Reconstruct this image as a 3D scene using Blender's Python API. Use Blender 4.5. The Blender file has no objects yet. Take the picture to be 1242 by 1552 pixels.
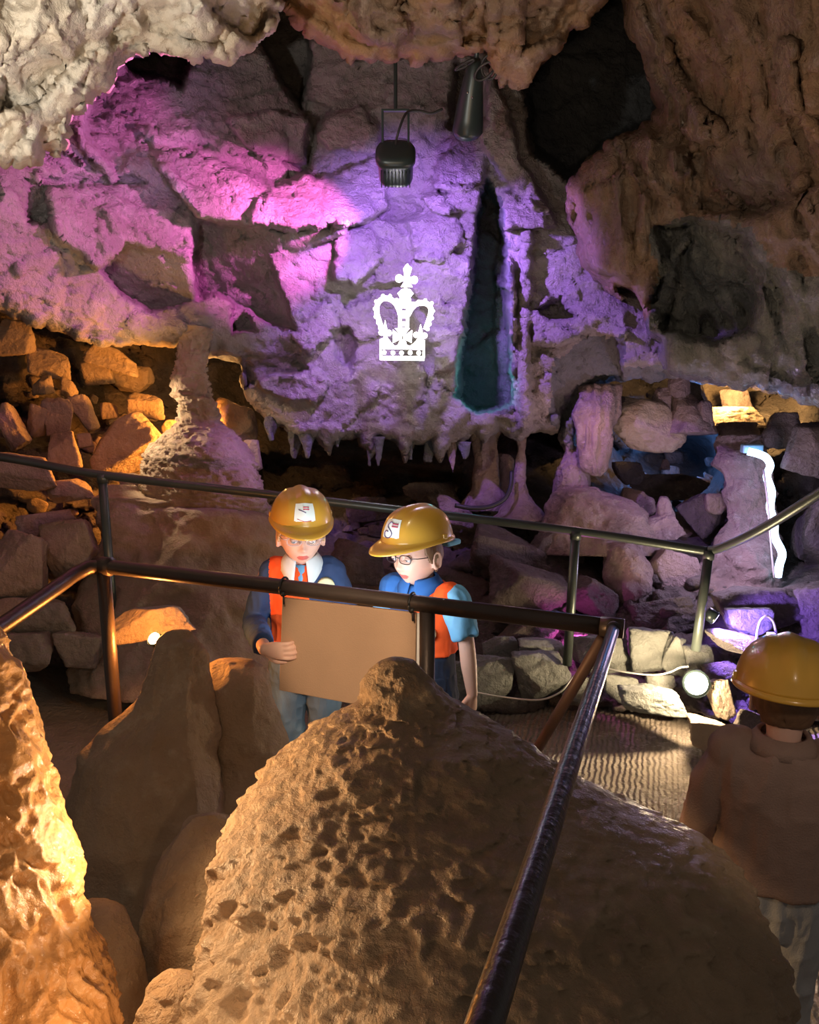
import bpy, bmesh, math, random
import numpy as np
from mathutils import Vector, Matrix, Euler

SC = bpy.context.scene
COL = SC.collection
R = math.radians
PI = math.pi

# ---------------------------------------------------------------- camera
PITCH = R(12.0)
FPX = 1242.0
CAMZ = 1.8
cs, sn = math.cos(PITCH), math.sin(PITCH)

def P(px, py, d):
    """world point seen at photo pixel (px,py) at distance d along the optical axis"""
    u = (px - 621.0) / FPX
    v = (py - 776.0) / FPX
    return np.array((u * d, d * (cs - v * sn), CAMZ - d * (sn + v * cs)))

def PV(px, py, d):
    u = (px - 621.0) / FPX
    v = (py - 776.0) / FPX
    return np.stack((u * d, d * (cs - v * sn), CAMZ - d * (sn + v * cs)), -1)

cam_d = bpy.data.cameras.new('camera')
cam_d.sensor_fit = 'HORIZONTAL'
cam_d.sensor_width = 36.0
cam_d.lens = 36.0
cam_d.clip_start = 0.02
cam = bpy.data.objects.new('camera', cam_d)
cam.location = (0, 0, CAMZ)
cam.rotation_euler = (PI / 2 - PITCH, 0, 0)
COL.objects.link(cam)
SC.camera = cam
SC.view_settings.view_transform = 'Standard'
SC.view_settings.look = 'None'
SC.view_settings.gamma = 1.0
SC.view_settings.exposure = 0.32
SC.view_settings.use_curve_mapping = False

# ---------------------------------------------------------------- noise (numpy)
def _h(ix, iy, iz, seed):
    n = (ix.astype(np.int64) * 374761393 + iy.astype(np.int64) * 668265263 + iz.astype(np.int64) * 1274126177 + seed * 974634777)
    n = n & 0xFFFFFFFF
    n = ((n ^ (n >> 13)) * 1274126177) & 0xFFFFFFFF
    n = ((n ^ (n >> 16)) * 2246822519) & 0xFFFFFFFF
    n = n ^ (n >> 15)
    return (n & 0xFFFFFF) / float(0xFFFFFF)

def vnoise(p, seed=0):
    """value noise, -1..1"""
    i = np.floor(p).astype(np.int64)
    f = p - i
    f = f * f * f * (f * (f * 6 - 15) + 10)
    x, y, z = i[:, 0], i[:, 1], i[:, 2]
    fx, fy, fz = f[:, 0], f[:, 1], f[:, 2]
    r = 0
    for dx in (0, 1):
        wx = fx if dx else 1 - fx
        for dy in (0, 1):
            wy = fy if dy else 1 - fy
            for dz in (0, 1):
                wz = fz if dz else 1 - fz
                r = r + wx * wy * wz * _h(x + dx, y + dy, z + dz, seed)
    return r * 2 - 1

def fbm(p, oct=4, seed=0, gain=.5, lac=2.03):
    a, s, r = 1.0, 1.0, 0
    for k in range(oct):
        r = r + a * vnoise(p * s + 17.3 * k, seed + k * 7)
        a *= gain
        s *= lac
    return r

def ridged(p, oct=4, seed=0):
    a, s, r = 1.0, 1.0, 0
    for k in range(oct):
        r = r + a * (1 - 2 * np.abs(vnoise(p * s + 9.1 * k, seed + k * 5)))
        a *= .5
        s *= 2.1
    return r

def worley(p, seed=0):
    """F1, F2, cell point, cell ids (three random numbers)"""
    i = np.floor(p).astype(np.int64)
    n = len(p)
    f1 = np.full(n, 1e9)
    f2 = np.full(n, 1e9)
    cp = np.zeros((n, 3))
    cid = np.zeros((n, 3))
    for dx in (-1, 0, 1):
        for dy in (-1, 0, 1):
            for dz in (-1, 0, 1):
                c = i + np.array((dx, dy, dz))
                q = np.stack([_h(c[:, 0], c[:, 1], c[:, 2], seed + k) for k in range(3)], -1)
                pt = c + q
                d = np.linalg.norm(p - pt, axis=1)
                near = d < f1
                f2 = np.where(near, f1, np.minimum(f2, d))
                f1 = np.where(near, d, f1)
                cp[near] = pt[near]
                if near.any():
                    cid[near] = np.stack([_h(c[near, 0], c[near, 1], c[near, 2], seed + 50 + k) for k in range(3)], -1)
    return f1, f2, cp, cid

def facet(p, freq, seed, tilt=.6, step=.5, stretch=(1, 1, 1)):
    """broken planar rock faces; value about -1..1 in units of one cell"""
    q = p * freq * np.array(stretch)
    q = q + .13 * np.stack([vnoise(q * 1.7 + 31 * k, seed + 90 + k) for k in range(3)], -1)
    f1, f2, cp, cid = worley(q, seed)
    nrm = (cid - .5) * 2
    h = np.sum((q - cp) * nrm, 1) * tilt + (cid[:, 0] * 1.7 + cid[:, 2] * .9) % 1.0 * step - step / 2
    return h, f2 - f1

def sstep(a, b, x):
    t = np.clip((x - a) / (b - a), 0, 1)
    return t * t * (3 - 2 * t)

# ---------------------------------------------------------------- 2-D outlines
def poly_sd(px, py, poly):
    """signed distance to polygon, positive inside"""
    poly = np.asarray(poly, float)
    a = poly
    b = np.roll(poly, -1, 0)
    d2 = np.full(px.shape, 1e18)
    ins = np.zeros(px.shape, bool)
    for (ax, ay), (bx, by) in zip(a, b):
        ex, ey = bx - ax, by - ay
        wx, wy = px - ax, py - ay
        t = np.clip((wx * ex + wy * ey) / (ex * ex + ey * ey + 1e-12), 0, 1)
        d2 = np.minimum(d2, (wx - ex * t) ** 2 + (wy - ey * t) ** 2)
        c = (ay > py) != (by > py)
        if by != ay:
            ins ^= c & (px < (bx - ax) * (py - ay) / (by - ay) + ax)
    d = np.sqrt(d2)
    return np.where(ins, d, -d)

def poly_near(pts, poly):
    poly = np.asarray(poly, float)
    best = np.full(len(pts), 1e18)
    out = pts.copy()
    for a, b in zip(poly, np.roll(poly, -1, 0)):
        e = b - a
        t = np.clip(((pts - a) @ e) / (e @ e + 1e-12), 0, 1)
        q = a + t[:, None] * e
        d = np.sum((pts - q) ** 2, 1)
        m = d < best
        best[m] = d[m]
        out[m] = q[m]
    return out, np.sqrt(best)

def rough_poly(poly, seg=14, amp=5, seed=0, closed=True):
    """subdivide an outline and make it jagged like a rock edge"""
    rng = random.Random(seed)
    out = []
    n = len(poly)
    for i in range(n):
        a = np.array(poly[i], float)
        b = np.array(poly[(i + 1) % n], float)
        L = np.linalg.norm(b - a)
        k = max(1, int(L / seg))
        nn = np.array((-(b - a)[1], (b - a)[0])) / (L + 1e-9)
        for j in range(k):
            t = j / k
            o = 0 if j == 0 else rng.uniform(-amp, amp)
            out.append(a + (b - a) * t + nn * o)
    return np.array(out)

def rbf(ctrl):
    c = np.array(ctrl, float)
    xy = c[:, :2] / 300.0
    n = len(c)
    K = np.linalg.norm(xy[:, None] - xy[None], axis=2)
    A = np.zeros((n + 3, n + 3))
    A[:n, :n] = K - np.eye(n) * .02
    A[:n, n] = 1
    A[:n, n + 1:] = xy
    A[n, :n] = 1
    A[n + 1:, :n] = xy.T
    w = np.linalg.solve(A, np.concatenate([c[:, 2], np.zeros(3)]))
    def f(px, py):
        q = np.stack((px, py), -1) / 300.0
        r = w[n] + q @ w[n + 1:]
        for i in range(n):
            r = r + w[i] * np.linalg.norm(q - xy[i], axis=-1)
        return r
    return f

# ---------------------------------------------------------------- objects
def make_mesh(name, verts, faces, smooth=True):
    me = bpy.data.meshes.new(name)
    me.from_pydata([tuple(map(float, v)) for v in verts], [], [tuple(map(int, f)) for f in faces])
    me.update()
    if smooth:
        me.polygons.foreach_set('use_smooth', [True] * len(me.polygons))
    return me

def link(name, me, mats=None, parent=None, loc=None):
    o = bpy.data.objects.new(name, me)
    COL.objects.link(o)
    if mats is not None and me is not None:
        for m in (mats if isinstance(mats, (list, tuple)) else [mats]):
            me.materials.append(m)
    if parent is not None:
        o.parent = parent
    if loc is not None:
        o.location = tuple(map(float, loc))
    return o

def tag(o, label, cat, group=None):
    o['label'] = label
    o['category'] = cat
    if group:
        o['group'] = group
    return o

def thing(name, label, cat, loc=(0, 0, 0), rot=(0, 0, 0), group=None):
    o = bpy.data.objects.new(name, None)
    o.empty_display_size = .1
    COL.objects.link(o)
    o.location = tuple(map(float, loc))
    o.rotation_euler = rot
    return tag(o, label, cat, group)

def solo(name, verts, faces, mat, label, cat, group=None, smooth=True, base=None):
    """a one-mesh thing with its origin at its base"""
    v = np.asarray(verts, float)
    if base is None:
        base = np.array((v[:, 0].mean(), v[:, 1].mean(), v[:, 2].min()))
    o = link(name, make_mesh(name, v - base, faces, smooth), mat, None, base)
    return tag(o, label, cat, group)

def struct(name, verts, faces, mat, smooth=True):
    o = link(name, make_mesh(name, verts, faces, smooth), mat)
    o['kind'] = 'structure'
    return o

class MB:
    """collects shapes into one mesh"""
    def __init__(s):
        s.v, s.f, s.m = [], [], []
        s.cur = 0
    def add(s, v, f):
        o = len(s.v)
        s.v += [tuple(map(float, x)) for x in v]
        for q in f:
            s.f.append(tuple(int(i) + o for i in q))
            s.m.append(s.cur)
        return s
    def box(s, c, size, rot=None):
        x, y, z = [k / 2 for k in size]
        v = np.array([(-x, -y, -z), (x, -y, -z), (x, y, -z), (-x, y, -z), (-x, -y, z), (x, -y, z), (x, y, z), (-x, y, z)])
        if rot is not None:
            v = v @ np.array(Euler(rot).to_matrix()).T
        return s.add(v + np.array(c), [(0, 3, 2, 1), (4, 5, 6, 7), (0, 1, 5, 4), (1, 2, 6, 5), (2, 3, 7, 6), (3, 0, 4, 7)])
    def tube(s, pts, r, n=12, caps=True, flat=1.0):
        pts = np.asarray(pts, float)
        k = len(pts)
        rr = np.full(k, r, float) if np.isscalar(r) else np.asarray(r, float)
        t = np.gradient(pts, axis=0) if k > 2 else np.repeat((pts[1] - pts[0])[None], k, 0)
        t = t / (np.linalg.norm(t, axis=1)[:, None] + 1e-12)
        up = np.array((0, 0, 1.0)) if abs(t[0][2]) < .9 else np.array((1.0, 0, 0))
        a = np.cross(t[0], up)
        a /= np.linalg.norm(a)
        v = []
        for i in range(k):
            a = a - t[i] * (a @ t[i])
            a /= np.linalg.norm(a) + 1e-12
            b = np.cross(t[i], a)
            for j in range(n):
                w = 2 * PI * j / n
                v.append(pts[i] + rr[i] * (math.cos(w) * a + flat * math.sin(w) * b))
        f = []
        for i in range(k - 1):
            for j in range(n):
                j2 = (j + 1) % n
                f.append((i * n + j, i * n + j2, (i + 1) * n + j2, (i + 1) * n + j))
        if caps:
            f.append(tuple(range(n - 1, -1, -1)))
            f.append(tuple((k - 1) * n + j for j in range(n)))
        return s.add(v, f)
    def ball(s, c, r, n=12, m=8, rot=None):
        r = np.array((r, r, r)) if np.isscalar(r) else np.array(r)
        v = [(0, 0, 1)]
        for i in range(1, m):
            th = PI * i / m
            for j in range(n):
                ph = 2 * PI * j / n
                v.append((math.sin(th) * math.cos(ph), math.sin(th) * math.sin(ph), math.cos(th)))
        v.append((0, 0, -1))
        v = np.array(v) * r
        if rot is not None:
            v = v @ np.array(Euler(rot).to_matrix()).T
        f = [(0, 1 + j, 1 + (j + 1) % n) for j in range(n)]
        for i in range(m - 2):
            for j in range(n):
                a = 1 + i * n + j
                b = 1 + i * n + (j + 1) % n
                f.append((a, a + n, b + n, b))
        L = len(v) - 1
        o = 1 + (m - 2) * n
        f += [(L, o + (j + 1) % n, o + j) for j in range(n)]
        return s.add(v + np.array(c), f)
    def loft(s, rings, caps=True):
        """rings: list of equal-length point loops"""
        n = len(rings[0])
        v = [p for r in rings for p in r]
        f = []
        for i in range(len(rings) - 1):
            for j in range(n):
                j2 = (j + 1) % n
                f.append((i * n + j, i * n + j2, (i + 1) * n + j2, (i + 1) * n + j))
        if caps:
            f.append(tuple(range(n - 1, -1, -1)))
            f.append(tuple((len(rings) - 1) * n + j for j in range(n)))
        return s.add(v, f)
    def prism(s, outline, org, ux, uy, depth):
        """flat outline (2-D) in the plane org+ux,uy, given thickness"""
        o2 = np.array(outline, float)
        nrm = np.cross(ux, uy)
        a = org + o2[:, :1] * ux + o2[:, 1:] * uy - nrm * depth / 2
        b = a + nrm * depth
        n = len(o2)
        f = [tuple(range(n - 1, -1, -1)), tuple(range(n, 2 * n))]
        f += [(i, (i + 1) % n, n + (i + 1) % n, n + i) for i in range(n)]
        return s.add(np.concatenate((a, b)), f)
    def build(s, name, mats, parent=None, smooth=True, loc=None):
        me = make_mesh(name, s.v, s.f, smooth)
        o = link(name, me, mats, parent, loc)
        if any(s.m):
            me.polygons.foreach_set('material_index', s.m)
        return o

def bevel(o, w, seg=2, ang=35):
    m = o.modifiers.new('bevel', 'BEVEL')
    m.width = w
    m.segments = seg
    m.limit_method = 'ANGLE'
    m.angle_limit = R(ang)
    return o

def catmull(pts, k=8):
    pts = np.asarray(pts, float)
    q = np.concatenate((pts[:1] * 2 - pts[1:2], pts, pts[-1:] * 2 - pts[-2:-1]))
    out = []
    for i in range(1, len(q) - 2):
        for j in range(k):
            t = j / k
            out.append(.5 * ((2 * q[i]) + (-q[i - 1] + q[i + 1]) * t + (2 * q[i - 1] - 5 * q[i] + 4 * q[i + 1] - q[i + 2]) * t * t + (-q[i - 1] + 3 * q[i] - 3 * q[i + 1] + q[i + 2]) * t ** 3))
    out.append(pts[-1])
    return np.array(out)

# ---------------------------------------------------------------- materials
def new_mat(name):
    m = bpy.data.materials.new(name)
    m.use_nodes = True
    nt = m.node_tree
    b = nt.nodes['Principled BSDF']
    return m, nt, b

def rock_mat(name, c1, c2, c3, scale=2.0, rough=.75, bump=.5, fine=28.0, spec=.4, wet=0.0, ripple=None):
    """c1/c2 broad mix, c3 stains; bumpy limestone"""
    m, nt, b = new_mat(name)
    N, L = nt.nodes, nt.links
    tc = N.new('ShaderNodeTexCoord')
    def noise(sc, det, ro=.6):
        n = N.new('ShaderNodeTexNoise')
        n.inputs['Scale'].default_value = sc
        n.inputs['Detail'].default_value = det
        n.inputs['Roughness'].default_value = ro
        L.new(tc.outputs['Object'], n.inputs['Vector'])
        return n
    n1 = noise(scale, 6)
    n2 = noise(scale * 3.1, 8, .7)
    n3 = noise(fine, 8, .65)
    def ramp(src, a, bb):
        r = N.new('ShaderNodeMapRange')
        r.inputs['From Min'].default_value = a
        r.inputs['From Max'].default_value = bb
        L.new(src, r.inputs['Value'])
        return r.outputs['Result']
    def mix(f, a, bb):
        x = N.new('ShaderNodeMix')
        x.data_type = 'RGBA'
        if f is not None:
            L.new(f, x.inputs['Factor'])
        for k, val in ((6, a), (7, bb)):
            if isinstance(val, (tuple, list)):
                x.inputs[k].default_value = (*val, 1)
            else:
                L.new(val, x.inputs[k])
        return x.outputs[2]
    col = mix(ramp(n1.outputs['Fac'], .38, .62), c1, c2)
    col = mix(ramp(n2.outputs['Fac'], .55, .72), col, c3)
    L.new(col, b.inputs['Base Color'])
    rr = N.new('ShaderNodeMapRange')
    rr.inputs['To Min'].default_value = max(.08, rough - .18 - wet)
    rr.inputs['To Max'].default_value = min(1, rough + .15)
    rr.inputs['From Min'].default_value = .3
    rr.inputs['From Max'].default_value = .7
    L.new(n2.outputs['Fac'], rr.inputs['Value'])
    L.new(rr.outputs['Result'], b.inputs['Roughness'])
    b.inputs['Specular IOR Level'].default_value = spec
    vo = N.new('ShaderNodeTexVoronoi')
    vo.inputs['Scale'].default_value = fine * .55
    vo.feature = 'SMOOTH_F1'
    L.new(tc.outputs['Object'], vo.inputs['Vector'])
    add = N.new('ShaderNodeMath')
    add.operation = 'MULTIPLY_ADD'
    L.new(vo.outputs['Distance'], add.inputs[0])
    add.inputs[1].default_value = .5
    L.new(n3.outputs['Fac'], add.inputs[2])
    add2 = N.new('ShaderNodeMath')
    add2.operation = 'MULTIPLY_ADD'
    L.new(n2.outputs['Fac'], add2.inputs[0])
    add2.inputs[1].default_value = 1.4
    L.new(add.outputs[0], add2.inputs[2])
    src = add2.outputs[0]
    if ripple:
        wv = N.new('ShaderNodeTexWave')
        wv.inputs['Scale'].default_value = ripple[0]
        wv.inputs['Distortion'].default_value = ripple[1]
        wv.inputs['Detail'].default_value = 2
        wv.inputs['Detail Scale'].default_value = 1.5
        mp = N.new('ShaderNodeMapping')
        mp.inputs['Rotation'].default_value = (0, 0, ripple[2])
        L.new(tc.outputs['Object'], mp.inputs['Vector'])
        L.new(mp.outputs['Vector'], wv.inputs['Vector'])
        ad3 = N.new('ShaderNodeMath')
        ad3.operation = 'MULTIPLY_ADD'
        L.new(wv.outputs['Fac'], ad3.inputs[0])
        ad3.inputs[1].default_value = ripple[3]
        L.new(src, ad3.inputs[2])
        src = ad3.outputs[0]
    bp = N.new('ShaderNodeBump')
    bp.inputs['Strength'].default_value = bump
    bp.inputs['Distance'].default_value = .045
    L.new(src, bp.inputs['Height'])
    L.new(bp.outputs['Normal'], b.inputs['Normal'])
    return m

def plain(name, col, rough=.5, metal=0.0, spec=.5, var=.0, vscale=20.0, bump=0.0, bscale=200.0, coat=0.0):
    m, nt, b = new_mat(name)
    N, L = nt.nodes, nt.links
    b.inputs['Base Color'].default_value = (*col, 1)
    b.inputs['Roughness'].default_value = rough
    b.inputs['Metallic'].default_value = metal
    b.inputs['Specular IOR Level'].default_value = spec
    b.inputs['Coat Weight'].default_value = coat
    if var or bump:
        tc = N.new('ShaderNodeTexCoord')
        n = N.new('ShaderNodeTexNoise')
        n.inputs['Scale'].default_value = vscale
        n.inputs['Detail'].default_value = 6
        L.new(tc.outputs['Object'], n.inputs['Vector'])
        if var:
            x = N.new('ShaderNodeMix')
            x.data_type = 'RGBA'
            L.new(n.outputs['Fac'], x.inputs['Factor'])
            x.inputs[6].default_value = (*[max(0, c * (1 - var)) for c in col], 1)
            x.inputs[7].default_value = (*[min(1, c * (1 + var)) for c in col], 1)
            L.new(x.outputs[2], b.inputs['Base Color'])
        if bump:
            n2 = N.new('ShaderNodeTexNoise')
            n2.inputs['Scale'].default_value = bscale
            n2.inputs['Detail'].default_value = 4
            L.new(tc.outputs['Object'], n2.inputs['Vector'])
            bp = N.new('ShaderNodeBump')
            bp.inputs['Strength'].default_value = bump
            bp.inputs['Distance'].default_value = .004
            L.new(n2.outputs['Fac'], bp.inputs['Height'])
            L.new(bp.outputs['Normal'], b.inputs['Normal'])
    return m

def glow(name, col, strength):
    m, nt, b = new_mat(name)
    b.inputs['Base Color'].default_value = (*[min(1, c) for c in col], 1)
    b.inputs['Emission Color'].default_value = (*col, 1)
    b.inputs['Emission Strength'].default_value = strength
    return m

# ---------------------------------------------------------------- lights
def lamp(name, kind, loc, col, power, aim=None, size=.05, spot=None, blend=.6):
    d = bpy.data.lights.new(name, kind)
    d.color = col
    d.energy = power
    if kind == 'AREA':
        d.size = size
    else:
        d.shadow_soft_size = size
    if kind == 'SPOT':
        d.spot_size = R(spot)
        d.spot_blend = blend
    o = bpy.data.objects.new(name, d)
    COL.objects.link(o)
    o.location = tuple(map(float, loc))
    if aim is not None:
        v = Vector(tuple(map(float, np.array(aim) - np.array(loc))))
        o.rotation_euler = v.to_track_quat('-Z', 'Y').to_euler()
    return o
# ================================================================ materials
M = {}
M['limestone'] = rock_mat('limestone', (.42, .38, .36), (.29, .25, .235), (.52, .46, .44), 2.6, .70, 1.0, 46, spec=.3)
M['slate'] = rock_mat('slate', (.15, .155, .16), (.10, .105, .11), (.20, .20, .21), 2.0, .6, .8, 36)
M['grey_flowstone'] = rock_mat('grey_flowstone', (.15, .155, .145), (.085, .09, .088), (.24, .24, .22), 1.6, .34, .9, 16, wet=.12)
M['cream_flowstone'] = rock_mat('cream_flowstone', (.62, .55, .45), (.46, .36, .25), (.20, .18, .16), 2.2, .62, .5, 22)
M['brown_flowstone'] = rock_mat('brown_flowstone', (.36, .20, .09), (.20, .135, .09), (.42, .33, .25), 2.4, .55, .6, 20)
M['dark_flowstone'] = rock_mat('dark_flowstone', (.25, .155, .09), (.15, .11, .08), (.29, .24, .20), 1.3, .42, .9, 18, wet=.12)
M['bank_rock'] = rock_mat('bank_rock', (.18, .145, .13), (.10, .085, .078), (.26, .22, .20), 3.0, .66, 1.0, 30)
M['stalagmite_rock'] = rock_mat('stalagmite_rock', (.47, .36, .25), (.36, .26, .17), (.52, .43, .32), 3.0, .62, .7, 26)
M['mound_rock'] = rock_mat('mound_rock', (.32, .215, .125), (.25, .165, .095), (.38, .275, .17), 4.0, .46, .55, 26, spec=.4)
M['wet_rock'] = rock_mat('wet_rock', (.50, .235, .075), (.34, .16, .055), (.56, .33, .15), 3.0, .22, .35, 20, wet=.10)
M['rubble'] = rock_mat('rubble', (.42, .33, .25), (.30, .23, .17), (.48, .40, .32), 3.0, .78, .7, 30)
M['grey_stone'] = rock_mat('grey_stone', (.27, .28, .26), (.19, .20, .185), (.34, .34, .31), 3.5, .78, .7, 30)
M['pink_stone'] = rock_mat('pink_stone', (.42, .31, .285), (.25, .185, .17), (.50, .42, .39), 4.5, .62, 1.0, 34)
M['sand'] = rock_mat('sand', (.33, .27, .20), (.27, .22, .165), (.24, .19, .145), 2.0, .85, .7, 60)
M['wet_path'] = rock_mat('wet_path', (.30, .255, .21), (.24, .20, .165), (.20, .17, .14), 2.0, .25, .6, 40, wet=.16, ripple=(13.0, 3.6, .3, .9))

# ================================================================ rock masses
def relief(outline, ctrl, step=5, patches=(), thick=1.0, rings=8, round_px=18, round_d=.12,
           fac=(0.10, 2.2, .6), fac2=(.03, 6.0, .4), bump=(.03, 5.0), fine=(.008, 22.0), seed=1, stretch=(1, 1, 1), drip=0.0, rough=(14, 5), crack=.08):
    ol = rough_poly(outline, rough[0], rough[1], seed)
    x0, y0 = ol.min(0) - step
    x1, y1 = ol.max(0) + step
    xs = np.arange(x0, x1 + step, step)
    ys = np.arange(y0, y1 + step, step)
    gx, gy = np.meshgrid(xs, ys)
    nx, ny = len(xs), len(ys)
    cx = gx[:-1, :-1] + step / 2
    cy = gy[:-1, :-1] + step / 2
    ins = poly_sd(cx, cy, ol) > 0
    idx = np.full(gx.shape, -1)
    use = np.zeros(gx.shape, bool)
    use[:-1, :-1] |= ins
    use[1:, :-1] |= ins
    use[:-1, 1:] |= ins
    use[1:, 1:] |= ins
    idx[use] = np.arange(use.sum())
    pts = np.stack((gx[use], gy[use]), -1)
    jj, ii = np.nonzero(ins)
    q = np.stack((idx[jj, ii], idx[jj + 1, ii], idx[jj + 1, ii + 1], idx[jj, ii + 1]), -1)
    # boundary edges (directed)
    e = {}
    for f in q.tolist():
        for a, b in ((f[0], f[1]), (f[1], f[2]), (f[2], f[3]), (f[3], f[0])):
            if (b, a) in e:
                del e[(b, a)]
            else:
                e[(a, b)] = 1
    bv = np.array(sorted({v for k in e for v in k}))
    near, dist = poly_near(pts[bv], ol)
    ok = dist < step * 1.6
    pts[bv[ok]] = near[ok]
    sd = np.maximum(poly_sd(pts[:, 0], pts[:, 1], ol), 0)
    sd[bv] = 0
    d = rbf(ctrl)(pts[:, 0], pts[:, 1])
    for (poly, dd, ggx, ggy, soft) in patches:
        pol = rough_poly(poly, 16, 3.0, seed + 5)
        c = np.mean(np.array(poly, float), 0)
        s = poly_sd(pts[:, 0], pts[:, 1], pol)
        w = sstep(-soft * .5, soft * .5, s)
        d = d + w * (dd + ggx * (pts[:, 0] - c[0]) / 100 + ggy * (pts[:, 1] - c[1]) / 100)
    p3 = PV(pts[:, 0], pts[:, 1], d)
    h, edge = facet(p3 + seed * 3.3, fac[1], seed, .6, fac[2], stretch)
    h2, edge2 = facet(p3 + seed * 1.7, fac2[1], seed + 3, .6, fac2[2], stretch)
    d = d + fac[0] * h + fac2[0] * h2 + (1 - sstep(0, .12, edge)) * fac[0] * crack
    h3, _ = facet(p3 + seed * .9, fac2[1] * 2.4, seed + 6, .6, fac2[2], stretch)
    d = d + fac2[0] * .38 * h3
    if drip:
        s3 = p3 * np.array((9.0, 9.0, 1.2))
        d = d - drip * ridged(s3, 2, seed + 11)
    t = np.clip(sd / round_px, 0, 1)
    d = d + round_d * (1 - np.sqrt(1 - (1 - t) ** 2))
    p3 = PV(pts[:, 0], pts[:, 1], d)
    verts = [p3]
    faces = [q]
    # thickness: carry the rim backwards
    base = p3[bv]
    bpx = pts[bv]
    dep = d[bv]
    pos = {v: k for k, v in enumerate(bv.tolist())}
    n0 = len(p3)
    nb = len(bv)
    for r in range(1, rings + 1):
        s = (r / rings) ** 1.4
        ring = PV(bpx[:, 0], bpx[:, 1], dep + thick * s)
        verts.append(ring)
        o0 = n0 + (r - 2) * nb
        o1 = n0 + (r - 1) * nb
        ed = np.array([(pos[a], pos[b]) for a, b in e])
        if r == 1:
            A, B = bv[ed[:, 0]], bv[ed[:, 1]]
        else:
            A, B = ed[:, 0] + o0, ed[:, 1] + o0
        faces.append(np.stack((B, A, ed[:, 0] + o1, ed[:, 1] + o1), -1))
    V = np.concatenate(verts)
    Fc = np.concatenate(faces)
    # 3-D roughness along the normals
    me = bpy.data.meshes.new('tmp')
    me.from_pydata(V.tolist(), [], Fc.tolist())
    me.update()
    nr = np.zeros(len(V) * 3)
    me.vertices.foreach_get('normal', nr)
    bpy.data.meshes.remove(me)
    nr = nr.reshape(-1, 3)
    V = V + nr * (bump[0] * fbm(V * bump[1] + seed, 3, seed) + fine[0] * ridged(V * fine[1], 3, seed + 4))[:, None]
    return V, Fc.tolist()

# ---- back wall with the coloured light, overhanging the low recess
C_out = [(-420, 400), (-100, 440), (0, 470), (80, 500), (155, 522), (275, 520), (300, 530), (330, 541), (365, 546), (372, 590),
         (400, 628), (440, 655), (480, 664), (500, 690), (515, 664), (545, 660), (560, 695), (575, 664), (600, 668), (614, 700), (628, 672), (655, 668), (668, 700), (690, 672),
         (720, 655), (735, 672), (760, 652), (790, 668), (805, 655), (850, 652), (862, 690), (880, 640), (890, 600), (930, 575), (1000, 575), (1060, 560), (1120, 400), (1120, -260), (-420, -260)]
C_ctrl = [(-400, 300, 2.7), (-400, -200, 3.0), (0, -200, 4.2), (0, 120, 3.7), (0, 300, 3.45), (0, 465, 3.7), (150, 250, 4.0), (150, 510, 4.25), (280, 515, 4.45), (290, 300, 4.35),
          (450, 200, 4.6), (450, 340, 4.5), (400, 0, 4.6), (420, 500, 4.65), (400, 620, 4.85), (540, 650, 4.9), (600, 300, 4.65), (600, 480, 4.7), (700, 640, 4.85),
          (740, 250, 4.55), (600, 50, 4.5), (820, 480, 4.6), (850, 640, 4.9), (900, 520, 4.55), (1000, 540, 4.5), (950, 200, 4.6), (1100, 200, 4.6), (800, -200, 4.6), (400, -250, 4.8)]
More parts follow.
